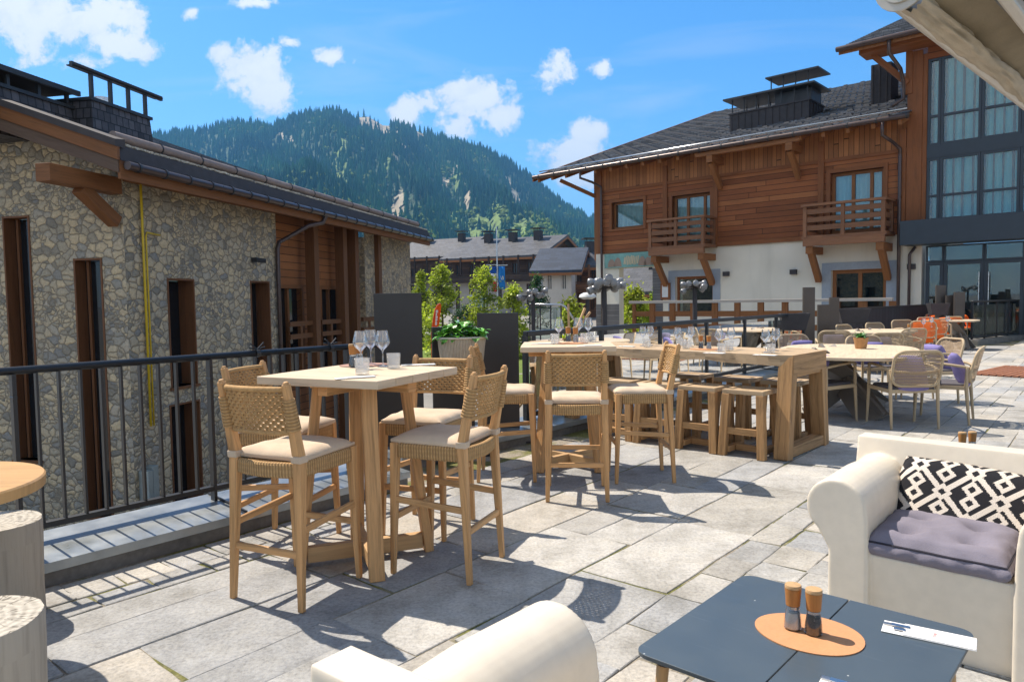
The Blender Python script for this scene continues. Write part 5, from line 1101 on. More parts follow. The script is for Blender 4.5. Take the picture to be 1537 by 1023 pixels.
def m_pattern():
    t = NT('ikat_lozenge'); nz = t.math('MULTIPLY', t.math('SUBTRACT', t.noise(t.uv(), 170, 2).outputs[0], .5), .06)
    s = t.n('SeparateXYZ', {'Vector': t.uv(1/.215, 1/.215)}); u = t.math('ADD', s.outputs[0], nz); v = t.math('ADD', t.math('ADD', s.outputs[1], .22), nz)
    p, q = t.math('FRACT', t.math('ADD', u, v)), t.math('FRACT', t.math('SUBTRACT', v, u)); AB = lambda x, c: t.math('ABSOLUTE', t.math('SUBTRACT', x, c)); wr = lambda x: t.math('MINIMUM', x, t.math('SUBTRACT', 1.0, x))
    ringd = lambda d: t.math('MULTIPLY', t.math('GREATER_THAN', d, .078), t.math('LESS_THAN', d, .185))
    d1 = t.math('MAXIMUM', AB(p, .375), AB(q, .375)); d2 = t.math('MAXIMUM', AB(p, .655), AB(q, .655)); d0 = t.math('MAXIMUM', wr(p), wr(q)); ln = t.math('LESS_THAN', t.math('MINIMUM', wr(p), wr(q)), .07)
    core = t.math('MINIMUM', d0, t.math('MINIMUM', d1, d2)); wht = t.math('MAXIMUM', ln, t.math('MAXIMUM', ringd(d0), t.math('MAXIMUM', ringd(d1), ringd(d2)))); wht = t.math('MULTIPLY', wht, t.math('GREATER_THAN', core, .078)); th = t.noise(t.uv(), 300, 2)
    return t.bsdf(t.mix(1, t.mix(wht, (.022, .022, .026), (.70, .63, .55)), t.ramp(th, [(.3, (.7, .7, .7)), (.7, (1.15, 1.15, 1.15))]), 'MULTIPLY'), .9, th, .4, .003, .15)
pil = pillow_mesh(.62, .44, .15, 3).build('patterned_cushion', m_pattern(), smooth=True); tag(pil, 'black and cream lozenge patterned cushion leaning on the back of the cream armchair', 'cushion')
pp_ = a_*-.64+b_*3.545; pil.location = (pp_.x, pp_.y, .475); pil.rotation_euler = (Matrix.Rotation(R(-43), 3, 'Z')@Matrix.Rotation(R(63), 3, 'X')@Matrix.Rotation(R(-4), 3, 'Z')).to_euler()
# ================================================================ coffee tables
def m_hpl():
    t = NT('blue_laminate'); v = t.obj(); n = t.noise(v, 5, 5); sm = t.noise(t.n('Mapping', {'Vector': v, 'Rotation': (0, 0, .5), 'Scale': (3, 60, 1)}), 1.5, 4, .6); c = (.060, .080, .098)
    vo = t.n('TexVoronoi', {'Vector': v, 'Scale': 17.0}); dot = t.math('MULTIPLY', t.math('LESS_THAN', vo.outputs['Distance'], .045), t.math('GREATER_THAN', t.n('SeparateColor', {'Color': vo.outputs['Color']}).outputs[1], .8))
    cc = t.mix(t.ramp(n, [(.35, (0, 0, 0)), (.75, (.5, .5, .5))]), c, sc(c, 1.35)); cc = t.mix(t.ramp(sm, [(.62, (0, 0, 0)), (.8, (.25, .25, .25))]), cc, (.2, .23, .26)); cc = t.mix(dot, cc, (.5, .52, .52))
    return t.bsdf(cc, t.math('ADD', t.math('MULTIPLY', n.outputs[0], .25), .22), sm.outputs[0], .03, .002)
BLUEHPL = m_hpl()
def make_coffee():
    e = empty('coffee_table', (0, 0, 0), 0, 'x', 'table', 'blue two-leaf coffee tables'); h = .44; W = .70
    for s in (-1, 1):
        pr = rrect(.70/2-.002, .70, .001, 2, s*.1755, 0)
        out = [(x, y) for x, y in rrect(.70, .74, .045, 6)]
        half = [(x, y) for x, y in out if x*s > 0]
        half = sorted(half, key=lambda q: math.atan2(q[1], q[0]*s)); poly = [(s*.002, -.37)]+half+[(s*.002, .37)]
        if s < 0: poly = list(reversed(poly))
        m = MB(); m.prism(poly, h-.012, h); m.build('tabletop', BLUEHPL, e, bevel=.0015)
    for a in (-1, 1):
        for b in (-1, 1):
            m = MB(); m.tube([(a*.285, b*.30, h-.013), (a*.29, b*.305, h-.045)], .0185, 14); lg = m.build('leg', BLACKM, e, smooth=True, auto=50)
            m = MB(); m.tube([(a*.29, b*.305, h-.045), (a*.315, b*.33, 0)], [.018, .011], 14); m.build('wooden_leg', TEAKL, lg, smooth=True, auto=50)
    m = MB(); m.bb(-.28, .28, -.285, -.255, h-.04, h-.0125); m.bb(-.28, .28, .255, .285, h-.04, h-.0125); m.build('frame', BLACKM, e)
    return e
ct = make_coffee(); ang_c = R(-42); ax = Vector((math.cos(ang_c), math.sin(ang_c))); ay = Vector((-ax.y, ax.x)); ct.location = (.83, 2.0, 0); ct.rotation_euler = (0, 0, ang_c); ct['label'] = 'dark blue square coffee table with two leaves in the foreground between the cream armchairs'
qq = G(1392, 661, .44); c2 = Vector((qq.x, qq.y))+ax*.36-ay*.33; dup(ct, (c2.x, c2.y, 0), ang_c, 'dark blue coffee table mostly hidden behind the cream armchair at the right')
LEATH = m_plain('tan_leather', (.56, .27, .125), .7, nsc=120, var=.08, bstr=.2); LEATH2 = m_plain('rose_leather', (.40, .22, .16), .7, nsc=120, var=.1, bstr=.2)
def mat_egg(p, r1, r2, ang, label, mt=LEATH):
    m = MB(); out = [((r1 if math.cos(t) > 0 else r1*.82)*math.cos(t), r2*math.sin(t)*(1+.12*math.cos(t))) for t in [2*math.pi*k/48 for k in range(48)]]; m.prism(out, .0005, .0035); o = m.build('leather_mat', mt); o.location = p; o.rotation_euler = (0, 0, ang); tag(o, label, 'place mat', 'leather table mats'); return o
SALTG = m_glass('shaker_glass', (.93, .95, .95), .02, .06, 1.2); SALT = m_plain('salt', (.78, .77, .76), .9, nsc=300, var=.2); PEPPER = m_plain('peppercorns', (.09, .055, .04), .8, nsc=260, var=.8); CAPW = m_wood('shaker_wood', (.45, .20, .06), dark=.7, freq=40, rough=.4)
def make_shaker(fill):
    e = empty('shaker', (0, 0, 0), 0, 'x', 'shaker', 'wood topped salt and pepper shakers')
    m = MB(); m.lathe([(.0225, 0), (.025, .003), (.0235, .03), (.0195, .058), (.019, .066)], 24); m.build('glass_jar', SALTG, e, smooth=True, auto=40)
    m = MB(); m.lathe([(.0205, .0035), (.0222, .006), (.021, .03), (.0178, .05), (.001, .052)], 20); m.build('filling', fill, e, smooth=True, auto=40)
    m = MB(); m.lathe([(.0195, .062), (.0195, .07)], 24); m.build('collar', STEEL, e, smooth=True, auto=40)
    m = MB(); m.lathe([(.020, .071), (.0235, .121)], 24); m.build('cap', CAPW, e, smooth=True, auto=40); m = MB(); m.lathe([(.0232, .122), (.0236, .128), (.022, .132), (.001, .1325)], 24); m.build('lid', TEAKL, e, smooth=True, auto=40)
    return e
s1, s2 = make_shaker(SALT), make_shaker(PEPPER); us = [0, 0]
def shaker(k, p, label):
    pr = (s1, s2)[k]
    if not us[k]: us[k] = 1; pr.location = p; pr['label'] = label
    else: dup(pr, p, 0, label)
zc = .44
mat_egg(G(1205, 948, zc), .165, .125, ang_c+R(5), 'tan leather mat under the shakers on the foreground coffee table'); up = Vector((0, 0, .004))
shaker(0, G(1190, 944, zc)+up, 'wood topped salt shaker on the foreground coffee table'); shaker(1, G(1221, 952, zc)+up, 'wood topped pepper shaker on the foreground coffee table')
shaker(0, G(1444, 680, zc), 'left wood topped shaker on the coffee table behind the cream armchair'); shaker(1, G(1459, 679, zc), 'right wood topped shaker on the coffee table behind the cream armchair')
PAPER = m_plain('white_paper', (.80, .79, .77), .9, nsc=40, var=.03); RED = m_plain('red_print', (.50, .08, .10), .8)
def pouch(p, ang, label, l=.20, w_=.055, fork=True, txt=False):
    e = empty('cutlery_pouch', p, ang, label, 'cutlery pouch', 'paper cutlery pouches'); m = MB(); m.bb(-l/2, l/2, -w_/2, w_/2, .001, .0035); m.bb(-l/2+.055, l/2-.001, -w_/2+.001, w_/2-.001, .0036, .0062); m.build('paper_sleeve', PAPER, e, bevel=.0008)
    if fork:
        m = MB(); m.bb(-l/2+.022, -l/2+.07, .004, .022, .0064, .0085)
        for k in range(4): m.bb(-l/2+.0, -l/2+.022, .0045+k*.0045, .0072+k*.0045, .0066, .008)
        m.bb(-l/2+.03, -l/2+.06, -.02, -.004, .0064, .0085); m.build('fork', STEEL, e)
    if txt:                            # small red word across the sleeve
        cv = bpy.data.curves.new('word', 'FONT'); cv.body = 'rosa'; cv.size = .017; cv.extrude = .0001; cv.align_x = 'CENTER'; ob = bpy.data.objects.new('printed_word', cv); col.objects.link(ob); ob.parent = e; bpy.context.view_layer.update(); me = bpy.data.meshes.new_from_object(ob); bpy.data.objects.remove(ob); ob = bpy.data.objects.new('printed_word', me); col.objects.link(ob); ob.parent = e; ob.location = (.02, 0, .0066); ob.rotation_euler = (0, 0, R(90)); me.materials.clear(); me.materials.append(RED)
    return e
a1, b1 = G(1338, 942, zc), G(1452, 966, zc); pouch((a1+b1)/2, math.atan2(b1.y-a1.y, b1.x-a1.x), 'white paper cutlery pouch with red print at the right corner of the coffee table', .235, .082, txt=True)
pouch(G(1295, 1040, zc), ang_c+.1, 'white paper cutlery pouch at the bottom edge of the coffee table', .2, .05)
# ================================================================ glasses
WG = m_glass('wine_glass', (.97, .98, .98), .015, .085, 1.8); 
def m_cut():
    t = NT('cut_glass'); v = t.uv(); wa = t.n('TexWave', {'Vector': t.n('Mapping', {'Vector': v, 'Rotation': (0, 0, .8)}), 'Scale': 60}, wave_type='BANDS'); wb = t.n('TexWave', {'Vector': t.n('Mapping', {'Vector': v, 'Rotation': (0, 0, -.8)}), 'Scale': 60}, wave_type='BANDS')
    h = t.math('MAXIMUM', wa.outputs[1], wb.outputs[1]); bp = t.n('Bump', {'Height': h, 'Strength': 1.0, 'Distance': .004})
    tr = t.n('BsdfTransparent', {'Color': (.93, .94, .94, 1)}); gl = t.n('BsdfGlossy', {'Color': (1, 1, 1, 1), 'Roughness': .08, 'Normal': bp.outputs[0]}); tl_ = t.n('BsdfTranslucent', {'Color': (.9, .9, .9, 1), 'Normal': bp.outputs[0]})
    a = t.n('MixShader', {0: t.math('ADD', t.math('MULTIPLY', h, .16), .03), 1: tr, 2: tl_}); b = t.n('MixShader', {0: .18, 1: a, 2: gl}); t.t.links.new(b.outputs[0], t.out.inputs[0]); return t.m
CUT = m_cut()
def glass_obj(name, prof, mt, n, label, cat, group):
    m = MB(); m.lathe(prof, n, caps=False); o = m.build(name, mt, smooth=True); tag(o, label, cat, group); return o
WPROF = [(.001, .001), (.034, .001), (.035, .003), (.012, .006), (.0045, .012), (.0038, .085), (.006, .095), (.018, .107), (.036, .124), (.0445, .140), (.0435, .155), (.034, .195), (.0315, .212)]
TPROF = [(.001, .002), (.034, .002), (.036, .006), (.040, .088), (.0385, .088), (.034, .014), (.001, .013)]
wg = [None]; tg = [None]
def wine(p, label):
    if wg[0] is None: wg[0] = glass_obj('wine_glass', WPROF, WG, 28, label, 'wine glass', 'empty wine glasses on the tables'); wg[0].location = p
    else: o = wg[0].copy(); col.objects.link(o); o.location = p; o['label'] = label
def tumbler(p, label):
    if tg[0] is None: tg[0] = glass_obj('tumbler', TPROF, CUT, 24, label, 'tumbler', 'cut glass tumblers on the tables'); tg[0].location = p
    else: o = tg[0].copy(); col.objects.link(o); o.location = p; o['label'] = label
z1 = 1.0465
mat_egg(G(543, 548, z1), .16, .12, .3, 'rose leather mat on the left high table', LEATH2); u1 = Vector((0, 0, .004))
wine(G(542, 553, z1)+u1, 'wine glass standing in front of the shaker on the left high table'); wine(G(557, 547, z1), 'wine glass farthest back on the left high table'); wine(G(575, 550, z1), 'rightmost wine glass on the left high table, seen against the dark panel')
tumbler(G(544, 562, z1), 'cut glass tumbler nearest us on the left high table'); tumbler(G(591, 553, z1), 'cut glass tumbler at the right on the left high table')
shaker(1, G(530, 551, z1)+u1, 'pepper shaker behind the tumbler on the left high table'); shaker(0, G(540, 549, z1)+u1, 'salt shaker behind the tumbler on the left high table')
pouch(G(533, 567, z1), .45, 'paper cutlery pouch in front of the tumbler on the left high table', .2, .05, False); pouch(G(628, 548, z1), .25, 'paper cutlery pouch at the right edge of the left high table', .2, .05, True)
mat_egg(G(856, 515, z1), .15, .12, 0, 'tan leather mat on the middle high table')
wine(G(839, 515, z1), 'left wine glass on the middle high table'); wine(G(868, 513, z1)+u1, 'middle wine glass on the middle high table'); wine(G(883, 512, z1), 'right wine glass on the middle high table')
tumbler(G(833, 516, z1), 'left cut glass tumbler on the middle high table'); tumbler(G(877, 515, z1), 'cut glass tumbler between the right glasses on the middle high table'); tumbler(G(889, 513, z1), 'rightmost cut glass tumbler on the middle high table')
shaker(1, G(853, 513, z1)+u1, 'pepper shaker on the middle high table'); shaker(0, G(864, 514, z1)+u1, 'salt shaker on the middle high table'); pouch(G(885, 519, z1), .1, 'paper cutlery pouch on the middle high table', .2, .05, False); pouch(G(815, 516, z1), -.1, 'paper cutlery pouch at the left of the middle high table', .2, .05, False)
z2 = .9115
mat_egg(G(1057, 524, z2), .17, .13, -.6, 'tan leather mat in the middle of the long counter table')
for i, (wl, tl2, nm) in enumerate(((((965, 519), (976, 518)), ((971, 521),), 'at the far left of'), (((1017, 522), (1037, 520)), ((1030, 523), (1020, 519)), 'left of the mat on'), (((1079, 526), (1097, 524)), ((1083, 529), (1095, 526)), 'right of the mat on'), (((1149, 529), (1164, 526)), ((1157, 530),), 'at the A-frame end of'))):
    for k, q_ in enumerate(wl): wine(G(*q_, z2), ('left' if k == 0 else 'right')+' wine glass of the pair '+nm+' the long counter table')
    for k, q_ in enumerate(tl2): tumbler(G(*q_, z2), ('cut glass tumbler ' if k == 0 else 'second cut glass tumbler ')+nm+' the long counter table')
shaker(0, G(1064, 524, z2)+u1, 'salt shaker with wooden top on the long counter table'); shaker(1, G(1052, 523, z2)+u1, 'pepper shaker on the long counter table')
for (u, v) in ((1072, 530), (940, 520), (1148, 533)): pouch(G(u, v, z2), -.75, {1072: 'dark-shadowed paper pouch beside the mat on the long counter table', 940: 'paper pouch at the far left of the long counter table', 1148: 'paper pouch at the A-frame end of the long counter table'}[u], .2, .06, False)
for (u, v, lab) in ((1386, 481, 'left wine glass on the far table among the rust chairs'), (1398, 478, 'middle wine glass on the far table among the rust chairs'), (1422, 476, 'right wine glass on the far table among the rust chairs')): wine(G(u, v+13, .75), lab)
shaker(0, G(1364, 497, .75), 'wooden topped shaker on the middle dining table')
# ================================================================ left corner: round table and log stools
LOGT = m_wood('log_side', (.42, .37, .30), dark=.7, light=1.12, freq=24, rough=.85); OAK = m_wood('oak_round_top', (.56, .33, .14), dark=.65, light=1.2, freq=12, rough=.4)
def m_logtop():
    t = NT('log_end_grain'); v = t.obj(); s = t.n('TexWave', {'Vector': v, 'Scale': 11, 'Distortion': 2.5, 'Detail': 3}, wave_type='RINGS', rings_direction='Z'); n = t.noise(v, 45, 5); xyz = t.n('SeparateXYZ', {'Vector': v}); ang = t.math('ARCTAN2', xyz.outputs[1], xyz.outputs[0]); rad = t.n('VectorMath', {0: t.n('CombineXYZ', {'X': xyz.outputs[0], 'Y': xyz.outputs[1]})}, operation='LENGTH').outputs['Value']
    cr = t.math('ABSOLUTE', t.math('SUBTRACT', t.noise(t.n('CombineXYZ', {'X': t.math('MULTIPLY', ang, 2.2), 'Y': t.math('MULTIPLY', rad, 5)}), 1.0, 3, .6).outputs[0], .5)); crk = t.ramp(t.math('DIVIDE', cr, t.math('ADD', rad, .02)), [(.0, (1, 1, 1)), (.09, (0, 0, 0))])
    f = t.math('ADD', t.math('MULTIPLY', s.outputs[1], .22), t.math('MULTIPLY', n, .78)); c = t.mix(t.math('MULTIPLY', crk, .8), t.ramp(f, [(.3, (.34, .31, .26)), (.65, (.52, .48, .41))]), (.10, .085, .065))
    return t.bsdf(c, .92, t.math('SUBTRACT', f, crk), .5, .01)
LOGE = m_logtop()

def log_stool(x, y, r, h, label, seed):
    rg = random.Random(seed); n = 40; e = empty('log_stool', (x, y, 0), 0, label, 'stool', 'sawn log stools'); ph = rg.uniform(0, 6); rad = lambda a: r*(1+.03*math.sin(2*a+ph)+.015*math.sin(5*a+ph)); 
    crack = lambda k: .982 if k % 9 == seed % 9 else 1
    ring = lambda z, k: [(rad(6.283*i/n)*k*crack(i)*math.cos(6.283*i/n), rad(6.283*i/n)*k*crack(i)*math.sin(6.283*i/n), z) for i in range(n)]
    m = MB(); rr_ = [ring(z, k) for z, k in ((0, .98), (h*.3, .97), (h*.8, 1.0), (h-.012, 1.0), (h, .985))]; m.rings(rr_, caps=False); m.build('trunk', LOGT, e, smooth=True, auto=30)
    m = MB(); m.face(ring(h, .985)); m.build('sawn_top', LOGE, e)
q_ = G(68, 782, .45); log_stool(q_.x-.25, q_.y+.0, .20, .45, 'pale sawn log stool under the edge of the round oak table', 3)
q_ = G(75, 934, .45); log_stool(q_.x-.26, q_.y+.02, .20, .45, 'pale sawn log stool nearest the camera in the left corner', 5)
rt = empty('round_table', (-2.29, 2.70, 0), 0, 'round oak table with thick top at the left edge', 'table'); m = MB(); m.lathe([(.40, .70), (.428, .706), (.43, .745), (.424, .752)], 64); m.build('tabletop', OAK, rt, smooth=True, auto=30)
m = MB(); m.lathe([(.2, 0), (.2, .02), (.045, .03), (.04, .69), (.15, .70)], 24); m.build('pedestal', BLACKM, rt, smooth=True, auto=40)
# ================================================================ awning overhead at the right
AWF = m_fabric('awning_cloth', (.46, .40, .315), sc_=200); AWN_A = m_plain('awning_aluminium', (.50, .47, .42), .35, .2, nsc=20, var=.06); 
aw0, aw1 = G(1330, 8, 2.42), G(1537, 166, 2.42); dA = Vector((aw1.x-aw0.x, aw1.y-aw0.y, 0)).normalized(); nA = Vector((dA.y, -dA.x, 0))     # nA points to the house, right and behind
aw = empty('awning', aw0-dA*.0, 0, 'beige folding-arm awning with rolled valance overhead at the top right', 'awning'); q = lambda a, n_, z: dA*a+nA*n_+Vector((0, 0, z))
LA = 5.0; AWD = m_fabric('awning_taupe', (.26, .215, .15), sc_=200); nz = lambda a, b: mnoise.noise(Vector((a, b, .3)))
m = MB(); prof = [(.0, .02), (.008, -.012), (.03, -.02), (.055, -.008), (.06, .10), (.005, .11)]; m.rings([[q(a, n_, z) for n_, z in prof] for a in (0, LA)]); m.build('front_bar', AWN_A, aw, bevel=.006)
m = MB(); N = 300; rws = []
for k in range(N+1):                                         # bunched valance cloth lying along the inside of the bar
    a = LA*k/N; row = []
    for j in range(23):
        t_ = j/22; th = R(150)+t_*R(240); g_ = 1+.32*nz(a*1.1, 5); rad_ = (.036+.020*nz(a*1.6+j*.25, j*.55)+.014*nz(a*3.2-j*.6, j*1.0)+.006*nz(a*11+j*.7, j*1.7))*g_; row.append(q(a, .082+1.1*rad_*math.cos(th)+.012*nz(a*2, 9), .0+rad_*math.sin(th)+.012*nz(a*1.7, 3)))
    rws.append(row)
m.rings(rws, closed_u=False, caps=False); m.build('valance', AWF, aw, smooth=True)
m = MB(); rws = [[q(LA*k/60, .11+.03*j, .012+.012*j+.004*nz(k*.3, j*.5)) for j in range(5)] for k in range(61)]; m.rings(rws, closed_u=False, caps=False); m.build('canopy_hem', AWD, aw, smooth=True)
m = MB(); rws = [[q(LA*k/30, .22+.25*j, .20+.11*j-.012*math.sin(math.pi*j/10)) for j in range(11)] for k in range(31)]; m.rings(rws, closed_u=False, caps=False); m.build('canopy', m_fabric('awning_canopy', (.40, .36, .31), sc_=200), aw, smooth=True)
m = MB(); m.bb(0, 0, 0, 0, 0, 0) if False else m.beam(q(.0, .262, .085), q(LA, .262, .085), .075, .05); m.build('arm_channel', BLACKM, aw)
m = MB(); m.beam(q(.18, .29, .03), q(.92, .275, .03), .045, .05); m.tube([q(.92, .275, .0), q(.92, .275, .10)], .034, 14); m.beam(q(.92, .30, .07), q(.1, .46, .14), .05, .05); m.build('folding_arm', AWN_A, aw, bevel=.01)
m = MB(); m.beam(q(.0, .40, .17), q(LA, .40, .17), .035, .03); m.build('tension_rail', AWN_A, aw)
m = MB(); m.tube([q(-.012, .05, .05), q(.0, .05, .05)], .085, 24); m.tube([q(-.022, .05, .05), q(-.012, .05, .05)], .06, 24); m.tube([q(-.03, .05, .05), q(-.022, .05, .05)], .035, 24); m.build('end_cap', AWN_A, aw, smooth=True, auto=40)
# ================================================================ street beyond: chalets, trees, lamps, flags
TREEBARK = m_plain('bark', (.09, .065, .045), .9, nsc=20, var=.4)
def m_leafc(name, c):
    t = NT(name); a = t.n('Attribute', attribute_name='tone'); cc = t.mix(1, c, a.outputs['Color'], 'MULTIPLY')
    d = t.n('BsdfPrincipled', {'Base Color': cc, 'Roughness': .6}); tr = t.n('BsdfTranslucent', {'Color': cc}); mx = t.n('MixShader', {0: .4, 1: d, 2: tr}); t.t.links.new(mx.outputs[0], t.out.inputs[0]); return t.m
LIME = m_leafc('lime_leaf', (.36, .44, .035)); DARKC = m_leafc('conifer_leaf', (.04, .105, .02)); GREENL = m_leafc('green_leaf_crown', (.20, .30, .03))
def tree(x, y, z, h, r, label, mt, seed, n=1500, conif=False, leafs=.125, group='trees along the street'):
    rg = random.Random(seed); e = empty('young_tree' if not conif else 'conifer', (x, y, z), 0, label, 'tree', group); m = MB(); m.tube([(0, 0, 0), (.03*h*.2, 0, h*.4), (0, .02*h*.2, h*.9)], [.05+.012*h, .04+.006*h, .01], 8)
    br = []
    for k in range(16): a = rg.uniform(0, 6.28); z0 = h*rg.uniform(.2, .8); l = r*rg.uniform(.5, .95)*(1-.6*z0/h if conif else 1); p = Vector((math.cos(a)*l, math.sin(a)*l, z0+l*rg.uniform(.2, .7))); m.tube([(0, 0, z0), p*.5+Vector((0, 0, z0*.5)), p], [.025, .016, .006], 5); br.append(p)
    m.build('trunk', TREEBARK, e); m = MB(); cl = []
    for k in range(46):
        t_ = rg.uniform(.08, 1.0)**1.15; z0 = h*t_; w_ = r*1.25*((1-t_)**.75*1.05+.04 if conif else (math.sin(math.pi*min(1, (t_*.85+.1)))**.6)*(.45+.75*(1-t_))); a = rg.uniform(0, 6.28); q = w_*rg.uniform(.15, .95); cl.append((Vector((math.cos(a)*q, math.sin(a)*q, z0)), r*rg.uniform(.18, .40), rg.uniform(.45, 1.5)))
    for k in range(n):
        c, rr_, g = cl[rg.randrange(len(cl))]; v = Vector((rg.gauss(0, .5), rg.gauss(0, .5), rg.gauss(0, .55)))*rr_; p = c+v; a = Vector((rg.gauss(0, 1), rg.gauss(0, 1), rg.gauss(0, .6))).normalized(); b = a.cross(Vector((rg.gauss(0, 1), rg.gauss(0, 1), rg.gauss(0, 1)))).normalized(); s_ = leafs*rg.uniform(.6, 1.3); g2 = g*rg.uniform(.75, 1.25); m.tone = (g2, g2, g2*.9, 1); m.face([p-a*s_, p-b*s_*.5, p+a*s_, p+b*s_*.5])
    m.build('crown', mt, e); return e
def at(u, Y, z=None): x = (u-768.5)/CAM_F*Y; return Vector((x, Y, ground_z(x, Y) if z is None else z))
def treepx(u, vtop, Y, wpx, label, mt, seed, **k):
    wpx *= 1.2; k.setdefault('n', 3000)
    p = at(u, Y); top = P(u, vtop+11, Y).z; tree(p.x, p.y, p.z, top-p.z, wpx/CAM_F*Y/2, label, mt, seed, **k)
treepx(634, 400, 52, 34, 'slim lime green young tree farthest left, beside the stone building', LIME, 1)
treepx(664, 392, 48, 58, 'full lime green young tree above the orange flag', LIME, 2, n=3600)
treepx(727, 392, 50, 58, 'tall lime green young tree left of the flag pole', LIME, 3, n=3600)
treepx(771, 420, 46, 42, 'rounded lime green young tree just right of the flag pole', LIME, 4)
treepx(807, 406, 62, 34, 'dark green pointed conifer before the cream house', DARKC, 5, conif=True, n=1800)
treepx(858, 442, 36, 50, 'low lime green bush behind the glass stair rail', LIME, 6)
treepx(955, 424, 40, 62, 'lime green bushy tree seen through the passage of the hotel', LIME, 7, n=3600)
treepx(985, 432, 44, 40, 'smaller green bush seen at the right of the passage', GREENL, 8)
treepx(700, 455, 66, 44, 'low dark shrub near the information board', DARKC, 9)
CH_W = m_plain('chalet_render', (.62, .58, .52), .9, nsc=3, var=.06); CH_G = m_plain('chalet_render_grey', (.36, .335, .30), .9, nsc=3, var=.1); CH_T = m_planks('chalet_timber', (.095, .052, .032), .3); CH_T2 = m_planks('chalet_timber_warm', (.22, .105, .05), .3); CH_R = m_slate('chalet_roof', (.068, .072, .082), .8, .5, .3); CH_R2 = m_slate('chalet_roof_dark', (.028, .04, .065), .8, .5, .3); CH_V = m_planks('dark_balcony_timber', (.05, .032, .024), .3); CHG = m_plain('chalet_window', (.05, .055, .06), .15)  # CH_V: darker brown timber of the chalet balconies
def chalet(u0, u1, Y, z_eave, z_ridge, ang, depth, label, roof=CH_R, low=CH_W, up=CH_T, split=.45, chim=2, over=1.2, zb=None, wins=5, balc=True):
    """long side faces the viewer: local x along it, ridge parallel to x"""
    a = at(u0, Y); x1 = (u1-u0)/CAM_F*Y; e = empty('chalet', a, R(ang), label, 'house', 'chalets across the street'); L = x1/math.cos(R(ang)); H = z_eave-a.z; D = depth; hr = z_ridge-a.z; zs = H*split
    m = MB(); wl = [(L*(k+.25)/wins, L*(k+.25)/wins+L*.32/wins, .8, zs-.5) for k in range(wins)] if zs > 2 else []
    wall_holes(m, 0, L, -3, zs, wl, 0, .25); m.face([(L, 0, -3), (L, D, -3), (L, D, zs), (L, 0, zs)]); m.face([(0, 0, -3), (0, D, -3), (0, D, zs), (0, 0, zs)]); m.build('wall', low, e)
    w2 = [(L*(k+.3)/wins, L*(k+.3)/wins+L*.38/wins, zs+.5, min(H-.4, zs+2.4)) for k in range(wins)]
    m = MB(); wall_holes(m, 0, L, zs, H, w2, -.03, .3)
    for x in (0, L): m.face([(x, -.03, zs), (x, D, zs), (x, D, H), (x, D/2, hr-.15), (x, -.03, H)])
    m.build('timber_wall', up, e)
    for (p, q, r_, s_) in wl+w2:
        m = MB(); t_ = .12; m.bb(p, p+t_, .05, .16, r_, s_); m.bb(q-t_, q, .05, .16, r_, s_); m.bb(p+t_, q-t_, .05, .16, s_-t_, s_); m.bb((p+q)/2-.05, (p+q)/2+.05, .06, .15, r_, s_-t_); f = m.build('window', up, e); m = MB(); m.bb(p+t_, q-t_, .15, .2, r_, s_-t_); m.build('pane', CHG, f)
    if balc:
        m = MB()
        for z in ([zs] if H < 8 else [zs, zs*.5]):
            m.bb(-.4, L+.4, -1.3, -.05, z-.18, z); m.bb(-.4, L+.4, -1.36, -1.28, z+.82, z+.95); m.bb(-.4, L+.4, -1.34, -1.30, z+.05, z+.75)
        for k in range(wins+1): x = L*k/wins; m.bb(x-.12, x+.12, -1.3, -1.1, zs, H-.1)
        m.build('balcony', CH_V if up is CH_T else CH_T2, e)
    m = MB(); sl_ = (hr-H)/(D/2)
    for s_ in (0, 1):
        ya, yb2 = (-over, D/2) if s_ == 0 else (D+over, D/2); za = H-over*sl_; X0_, X1_ = -over, L+over
        q = [(X0_, ya, za), (X1_, ya, za), (X1_, yb2, hr), (X0_, yb2, hr)]; m.hexa(q if s_ == 0 else list(reversed(q)), [(x, y, z+.28) for x, y, z in (q if s_ == 0 else list(reversed(q)))])
    c_ = MB()
    for f in m.f: p_ = [m.v[i] for i in f]; c_.face(p_, [(v[0], v[1]) for v in p_])
    c_.build('roof', roof, e); m = MB(); m.bb(-over, L+over, -over-.02, -over+.12, H-over*sl_-.25, H-over*sl_+.02)
    for x in (-over+.05, L+over-.05):
        for y0, y1, z0, z1_ in ((-over, D/2, H-over*sl_, hr), (D/2, D+over, hr, H-over*sl_)): m.beam((x, y0, z0-.12), (x, y1, z1_-.12), .12, .3)
    m.build('eave_board', W_R2, e)
    for k in range(chim):
        x = L*(.2+.6*k/max(1, chim-1)) if chim > 1 else L*.6; y = D*.4; z = H+sl_*y; m = MB(); m.bb(x-.5, x+.5, y-.5, y+.5, z-.5, hr+.9); cm_ = m.build('chimney', GREYM, e); m = MB(); m.bb(x-.85, x+.85, y-.8, y+.8, hr+1.15, hr+1.28); m.bb(x-.5, x-.4, y-.5, y-.4, hr+1, hr+1.15); m.bb(x+.4, x+.5, y-.5, y-.4, hr+1, hr+1.15); m.build('chimney_cap', BLACKM, cm_)
    return e
zz = lambda v, Y: P(768, v, Y).z
chalet(680, 806, 100, zz(380, 92), zz(354, 98), -27, 15, 'big slate-roofed chalet with dark timber storey, white walls and gable turned right', chim=3, wins=6, split=.58, low=CH_G)
chalet(596, 690, 122, zz(382, 118), zz(356, 122), -27, 15, 'long chalet block with grey roof behind the young trees, left of the flag pole', chim=2, wins=5, split=.55, low=CH_G)
chalet(560, 632, 140, zz(390, 135), zz(366, 135), -20, 12, 'pale roofed chalet at the far left, half hidden by the stone building', roof=CH_R, chim=1, wins=3)
